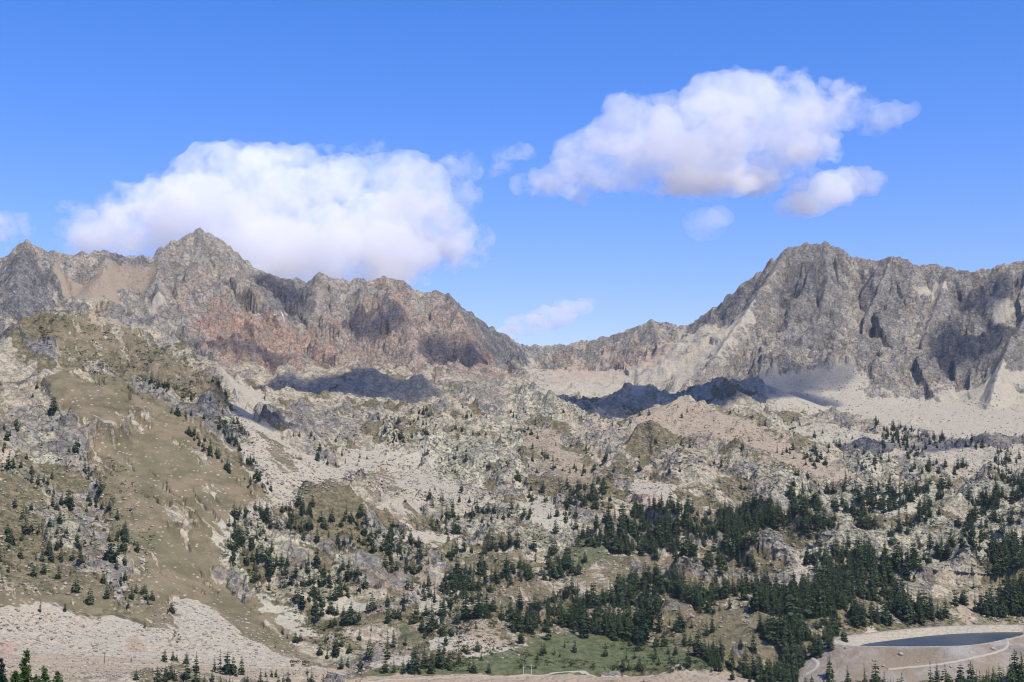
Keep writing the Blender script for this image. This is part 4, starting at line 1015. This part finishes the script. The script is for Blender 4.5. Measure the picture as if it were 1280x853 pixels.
def shrubs(areas, seed):
    r = random.Random(seed); v = []; f = []
    for poly, cnt, smin, smax in areas:
        xs = [p[0] for p in poly]; ys = [p[1] for p in poly]; k = 0; t = 0
        while k < cnt and t < cnt * 10:
            t += 1
            px = r.uniform(min(xs), max(xs)); py = r.uniform(min(ys), max(ys))
            if not in_poly(px, py, poly): continue
            h = hit(H, px, py)
            if h is None or clump(h[0], h[1]) < r.uniform(-.2, .2) or inside_water(h[0], h[1]): continue
            s = r.uniform(smin, smax); k += 1
            for q in range(16):
                c = (h[0] + r.gauss(0, s * .5), h[1] + r.gauss(0, s * .5), h[2] + abs(r.gauss(0, s * .22))); n = len(v)
                for _ in range(3): v.append((c[0] + r.gauss(0, s * .3), c[1] + r.gauss(0, s * .3), c[2] + r.gauss(0, s * .16)))
                f.append((n, n + 1, n + 2))
    me = bpy.data.meshes.new("low_shrubs"); set_mesh(me, np.array(v), np.array(f), False)
    tag(link("low_shrubs", me, SHRUB), "low dark juniper and heath bushes dotted between the rocks", "shrubs", kind="stuff")
shrubs([([(280,640),(560,650),(560,840),(430,840),(280,700)], 1500, .6, 2.0), ([(560,660),(960,660),(960,840),(560,840)], 2200, .6, 2.2), ([(960,600),(1290,600),(1290,790),(960,790)], 2000, .6, 2.2),
 ([(0,480),(190,600),(200,760),(0,740)], 900, .5, 1.6), ([(380,490),(980,510),(980,640),(560,650)], 1800, .8, 2.2), ([(40,390),(260,440),(320,560),(220,500),(60,450)], 700, 1, 3)], 9)
# ------------------------------------------------------------------ paths laid on the ground
pm, t_ = nt("path_gravel"); g = G(t_); geo = g.n("ShaderNodeNewGeometry"); n1 = g.noise(geo.outputs["Position"], 1.2, 4, .6)
g.out(g.mix(n1.outputs[0], (0.25, 0.225, 0.185), (0.33, 0.295, 0.245)), .97); PATH = pm
def path(pts, width, label, nm="path"):
    w = [hit(H, x, y)[:2] for x, y in pts]; w = np.array(w)
    for _ in range(2):
        q = [w[0]]
        for a, b in zip(w[:-1], w[1:]): q += [a * .75 + b * .25, a * .25 + b * .75]
        w = np.array(q + [w[-1]])
    s = [0]; 
    for a, b in zip(w[:-1], w[1:]): s.append(s[-1] + float(np.hypot(*(b - a))))
    tt_ = np.arange(0, s[-1], 1.2); cx = np.interp(tt_, s, w[:, 0]); cy = np.interp(tt_, s, w[:, 1])
    dx = np.gradient(cx); dy = np.gradient(cy); l = np.hypot(dx, dy) + 1e-9; nx, ny = -dy / l, dx / l
    v = []; f = []; K = 5; rr = random.Random(len(pts))
    for i in range(len(cx)):
        wd = width * rr.uniform(.9, 1.1)
        for k in range(K):
            o = (k / (K - 1) - .5) * wd; x, y = cx[i] + nx[i] * o, cy[i] + ny[i] * o
            v.append((x, y, height(H, x, y) + (0.14 if 0 < k < K - 1 else -0.25)))
    # level across the cross-section so that the ground does not poke through
    for i in range(len(cx)):
        zz = max(v[i * K + k][2] for k in range(1, K - 1))
        for k in range(1, K - 1): v[i * K + k] = (v[i * K + k][0], v[i * K + k][1], zz)
    for i in range(len(cx) - 1):
        for k in range(K - 1): a = i * K + k; f.append((a, a + 1, a + K + 1, a + K))
    me = bpy.data.meshes.new(nm); set_mesh(me, np.array(v), np.array(f)); return tag(link(nm, me, PATH), label, kind="structure")
path([(1110,838),(1160,834),(1200,827),(1235,820),(1254,813),(1259,808),(1260,803),(1254,799.5)], 2.0, "pale gravel track climbing the reservoir embankment")
path([(1003,846),(1018,838),(1024,830),(1014,824),(1024,817),(1040,811)], 3.2, "white track bending left of the reservoir")
path([(340,846),(380,848),(430,846),(520,848.5),(640,846),(760,842),(830,841),(880,843)], 2.0, "pale track running along the valley floor")
path([(865,842),(880,845),(900,850),(915,858)], 3.0, "track forking down at the bottom edge")
path([(60,826),(110,829),(180,831),(240,832)], 1.6, "dusty track below the left boulder slope")

# ------------------------------------------------------------------ poles
mm, t_ = nt("pale_metal"); g = G(t_); g.out((0.55, 0.55, 0.53), .5, None, .4); METAL = mm
mm, t_ = nt("dark_wood"); g = G(t_); g.out((0.10, 0.085, 0.07), .9); WOODD = mm
def tube(p0, p1, r0, r1, seg=10):
    p0 = np.array(p0, float); p1 = np.array(p1, float); d = p1 - p0; d /= np.linalg.norm(d)
    a = np.cross(d, (0, 0, 1.0) if abs(d[2]) < .9 else (1.0, 0, 0)); a /= np.linalg.norm(a); b = np.cross(d, a); v = []; f = []
    for p, r_ in ((p0, r0), (p1, r1)):
        for k in range(seg): t = k / seg * 6.2832; v.append(p + (a * math.cos(t) + b * math.sin(t)) * r_)
    for k in range(seg): k2 = (k + 1) % seg; f.append((k, k2, seg + k2, seg + k))
    f.append(tuple(range(seg))[::-1]); f.append(tuple(range(seg, 2 * seg))); return v, f
def mesh_of(name, pieces, mat, parent=None):
    v = []; f = []
    for pv_, pf in pieces: n = len(v); v += [tuple(q) for q in pv_]; f += [tuple(i + n for i in q) for q in pf]
    me = bpy.data.meshes.new(name); me.from_pydata(v, [], f); me.update(); return link(name, me, mat, parent)
def pole(px, py, hpx, mat, label, grp=None, cross=0.9):
    h = hit(H, px, py); D = math.hypot(h[0], h[1]); L = hpx * D / F
    e = bpy.data.objects.new("utility_pole", None); C.objects.link(e); e.location = h
    mesh_of("post", [tube((0, 0, -.6), (0, 0, L), .17, .12)], mat, e)
    if cross: mesh_of("crossarm", [tube((-cross, 0, L * .93), (cross, 0, L * .93), .07, .07, 6)], mat, e)
    mesh_of("cap", [tube((0, 0, L - .02), (0, 0, L + .12), .15, .05)], mat, e)
    tag(e, label, "pole", grp)
pole(664, 843, 11, METAL, "taller pale metal pole beside the meadow track")
pole(654.5, 843, 8.5, METAL, "shorter pale metal pole left of the taller one", cross=.6)
pole(130.5, 830, 13, WOODD, "dark wooden pole standing by the dusty track at lower left")
# ------------------------------------------------------------------ a walker in red
def skin(name, joints, edges, mat, parent=None, sub=2, root=0):
    import bmesh
    me = bpy.data.meshes.new(name); b = bmesh.new(); sl = b.verts.layers.skin.verify()
    vs = [b.verts.new(j[:3]) for j in joints]
    for i, j in enumerate(joints): vs[i][sl].radius = (j[3], j[4] if len(j) > 4 else j[3]); vs[i][sl].use_root = (i == root)
    for a, c in edges: b.edges.new((vs[a], vs[c]))
    b.to_mesh(me); b.free()
    o = link(name, me, mat, parent); o.modifiers.new("body", 'SKIN').use_smooth_shade = True
    s = o.modifiers.new("smooth", 'SUBSURF'); s.levels = sub; s.render_levels = sub; return o
def flat_mat(name, c, r=.85):
    m, t = nt(name); g = G(t); geo = g.n("ShaderNodeNewGeometry"); n = g.noise(geo.outputs["Position"], 9, 3)
    g.out(g.mix(n.outputs[0], tuple(x * .8 for x in c), tuple(min(1, x * 1.15) for x in c)), r); return m
SKINM = flat_mat("skin", (.50, .33, .25)); REDC = flat_mat("red_cloth", (.55, .035, .03)); TROU = flat_mat("dark_cloth", (.03, .035, .05)); HAIR = flat_mat("hair", (.05, .035, .025))
hp = hit(H, 214.5, 831)
per = bpy.data.objects.new("person", None); C.objects.link(per); per.location = hp; per.rotation_euler = (0, 0, R(70)); tag(per, "walker in a red jacket and dark trousers on the dusty track", "person")
J = [(0,0,.93,.13,.10),(0,0,1.15,.13,.10),(0,0,1.38,.15,.10),(0,0,1.50,.055),(0,.01,1.60,.08,.09),(0,.01,1.72,.08,.09),
     (.18,0,1.40,.055),(.23,.10,1.15,.043),(.20,.24,.97,.034),(.20,.29,.90,.035),(-.18,0,1.40,.055),(-.23,-.10,1.15,.043),(-.22,-.16,.92,.034),(-.22,-.18,.84,.035),
     (.09,.04,.88,.09),(.10,.20,.50,.062),(.10,.16,.09,.045),(.10,.30,.04,.04),(-.09,-.02,.88,.09),(-.10,-.05,.50,.062),(-.10,-.30,.12,.045),(-.10,-.22,.03,.04)]
E_ = [(0,1),(1,2),(2,3),(3,4),(4,5),(2,6),(6,7),(7,8),(8,9),(2,10),(10,11),(11,12),(12,13),(0,14),(14,15),(15,16),(16,17),(0,18),(18,19),(19,20),(20,21)]
skin("body", J, E_, SKINM, per)
skin("jacket", [(0,0,.90,.155,.125),(0,0,1.15,.15,.12),(0,0,1.40,.17,.12),(.18,0,1.41,.07),(.23,.10,1.15,.058),(.205,.23,.99,.046),(-.18,0,1.41,.07),(-.23,-.10,1.15,.058),(-.22,-.155,.94,.046)], [(0,1),(1,2),(2,3),(3,4),(4,5),(2,6),(6,7),(7,8)], REDC, per)
skin("trousers", [(0,0,.94,.145,.12),(.09,.04,.86,.105),(.10,.20,.50,.078),(.10,.165,.12,.06),(-.09,-.02,.86,.105),(-.10,-.05,.50,.078),(-.10,-.29,.15,.06)], [(0,1),(1,2),(2,3),(0,4),(4,5),(5,6)], TROU, per)
skin("hair", [(0,-.02,1.70,.09,.09),(0,-.03,1.77,.07,.07)], [(0,1)], HAIR, per, 1)
# ------------------------------------------------------------------ brown cattle grazing
COWB = flat_mat("brown_hide", (.10, .045, .025)); COWH = flat_mat("horn", (.5, .45, .35))
def cow(px, py, rz, label):
    h = hit(H, px, py); e = bpy.data.objects.new("cow", None); C.objects.link(e); e.location = h; e.rotation_euler = (0, 0, R(rz)); e.scale = (1.15,) * 3
    J = [(-.75,0,1.12,.26,.30),(-.2,0,1.02,.33,.36),(.45,0,1.05,.32,.36),(.80,0,1.12,.20,.24),(1.12,0,.86,.14,.17),(1.32,0,.52,.13,.15),(1.42,0,.26,.08,.09),
         (.50,.20,.72,.13),(.52,.20,.38,.065),(.50,.20,.05,.06),(.50,-.20,.72,.13),(.60,-.20,.38,.065),(.58,-.20,.05,.06),
         (-.70,.20,.80,.17),(-.62,.20,.58,.09),(-.82,.20,.36,.06),(-.78,.20,.05,.06),(-.70,-.20,.80,.17),(-.56,-.20,.58,.09),(-.74,-.20,.36,.06),(-.70,-.20,.05,.06),
         (-1.0,0,1.22,.05),(-1.07,0,.80,.025),(-1.07,0,.45,.04),(1.24,.2,.72,.035),(1.24,-.2,.72,.035)]
    Ed = [(1,0),(1,2),(2,3),(3,4),(4,5),(5,6),(2,7),(7,8),(8,9),(2,10),(10,11),(11,12),(0,13),(13,14),(14,15),(15,16),(0,17),(17,18),(18,19),(19,20),(0,21),(21,22),(22,23),(4,24),(4,25)]
    skin("body", J, Ed, COWB, e, 1, 1)
    mesh_of("horn", [tube((1.2, .09, .80), (1.16, .24, .98), .03, .008, 6)], COWH, e); mesh_of("horn", [tube((1.2, -.09, .80), (1.16, -.24, .98), .03, .008, 6)], COWH, e)
    tag(e, label, "cow", "brown cattle grazing on the slope")
for (x, y, a, l) in [(364.8,829.6,10,"leftmost dark brown cow of the upper row"),(368.5,829.8,170,"second brown cow from the left in the upper row"),(372.5,829.6,30,"brown cow in the middle of the upper row"),
                     (378.6,830,-60,"dark brown cow right of the middle gap"),(381.2,829.5,80,"small brown cow second from the right"),(384.6,830.3,200,"rightmost brown cow of the herd"),
                     (365.8,834,5,"left brown cow of the lower row"),(380,833.8,160,"right brown cow of the lower row")]:
    cow(x, y, a, l)
# ------------------------------------------------------------------ a bleached log, snow patches, pale stones on the embankment
LOG = flat_mat("weathered_wood", (.16, .12, .09))
a_ = hit(H, 343, 802.5); b_ = hit(H, 349, 805.5)
mesh_of("fallen_log", [tube((a_[0], a_[1], a_[2] + .35), (b_[0], b_[1], b_[2] + .3), .28, .16), tube((a_[0] * .6 + b_[0] * .4, a_[1] * .6 + b_[1] * .4, a_[2] * .6 + b_[2] * .4 + .3), (a_[0] * .6 + b_[0] * .4 + .8, a_[1] * .6 + b_[1] * .4, a_[2] * .6 + b_[2] * .4 + 1.1), .09, .03, 6)], LOG)
tag(bpy.data.objects[-1] if False else [o for o in C.objects if o.name == "fallen_log"][0], "dark fallen log lying on the pale slope above the cattle", "log")
sm, t_ = nt("old_snow"); g = G(t_); g.out((0.82, 0.84, 0.86), .7); SNOW = sm
def snow(px, py, rx, ry, label):
    h = hit(H, px, py); r = random.Random(int(px)); v = [(0, 0, 0)]; f = []; K = 22
    n = []
    for ring in (.5, 1.0):
        for k in range(K):
            a = k / K * 6.283; q = ring * (1 + .3 * math.sin(3 * a + px) + r.uniform(-.12, .12)); x, y = h[0] + rx * q * math.cos(a), h[1] + ry * q * math.sin(a)
            v.append((x - h[0], y - h[1], height(H, x, y) - h[2] + (0.7 if ring < 1 else -0.8)))
    v[0] = (0, 0, 0.9)
    for k in range(K): k2 = (k + 1) % K; f.append((0, 1 + k, 1 + k2)); f.append((1 + k, 1 + K + k, 1 + K + k2, 1 + k2))
    me = bpy.data.meshes.new("snow_patch"); me.from_pydata(v, [], f); me.update(); o = link("snow_patch", me, SNOW); o.location = h; tag(o, label, "snow patch", "old snow patches")
snow(343.5, 394, 2.2, 1.2, "smaller snow patch in the shaded notch below the left ridge"); snow(353, 399, 3.6, 1.4, "longer snow patch on the red scree below the notch")
for k, (x, y, s, l) in enumerate([(1126,819,1.5,"largest pale boulder in the middle of the embankment"),(1092,826,1.1,"pale boulder low on the left part of the embankment"),(1057,811,1.2,"tan boulder near the embankment's top left corner"),
        (1241,812,1.8,"pale boulder inside the bend of the track"),(1188,834,1.2,"pale boulder beside the track below the reservoir"),(1104,834.5,1.2,"pale boulder just above the front trees"),
        (1212,826,.9,"small pale boulder above the lower track"),(1147,829,.9,"small pale boulder right of the embankment centre")]):
    h = hit(H, x, y); v, f = RV[k]; v = v
    me = bpy.data.meshes.new("boulder"); set_mesh(me, v * s * 1.1, f, False); a = me.attributes.new("tint", 'FLOAT', 'POINT'); a.data.foreach_set("value", np.full(len(v), .85, np.float32))
    o = link("boulder", me, ROCK); o.location = (h[0], h[1], h[2] + s * .15); o.rotation_euler = (0, 0, k * 1.3); tag(o, l, "boulder", "pale boulders on the embankment")
# ------------------------------------------------------------------ air: one closed box of thin haze
hm, ht = nt("haze_air"); g = G(ht)
pv = g.n("ShaderNodeVolumePrincipled"); pv.inputs["Color"].default_value = (0.72, 0.84, 1.0, 1); pv.inputs["Density"].default_value = HAZE; pv.inputs["Anisotropy"].default_value = 0.2
o = g.n("ShaderNodeOutputMaterial"); g.l(pv.outputs[0], o.inputs["Volume"])
zlo, zhi = float(H.min()) - 1.0, float(H.max()) + 6.0
me = bpy.data.meshes.new("haze"); L_ = 5210
vs = [(x, y, z) for z in (zlo, zhi) for y in (-L_, L_) for x in (-L_, L_)]
me.from_pydata(vs, [], [(0, 2, 3, 1), (4, 5, 7, 6), (0, 1, 5, 4), (2, 6, 7, 3), (0, 4, 6, 2), (1, 3, 7, 5)]); me.update()
tag(link("haze", me, hm), kind="stuff")
print("all", _t.time() - _t0, "top", zhi)
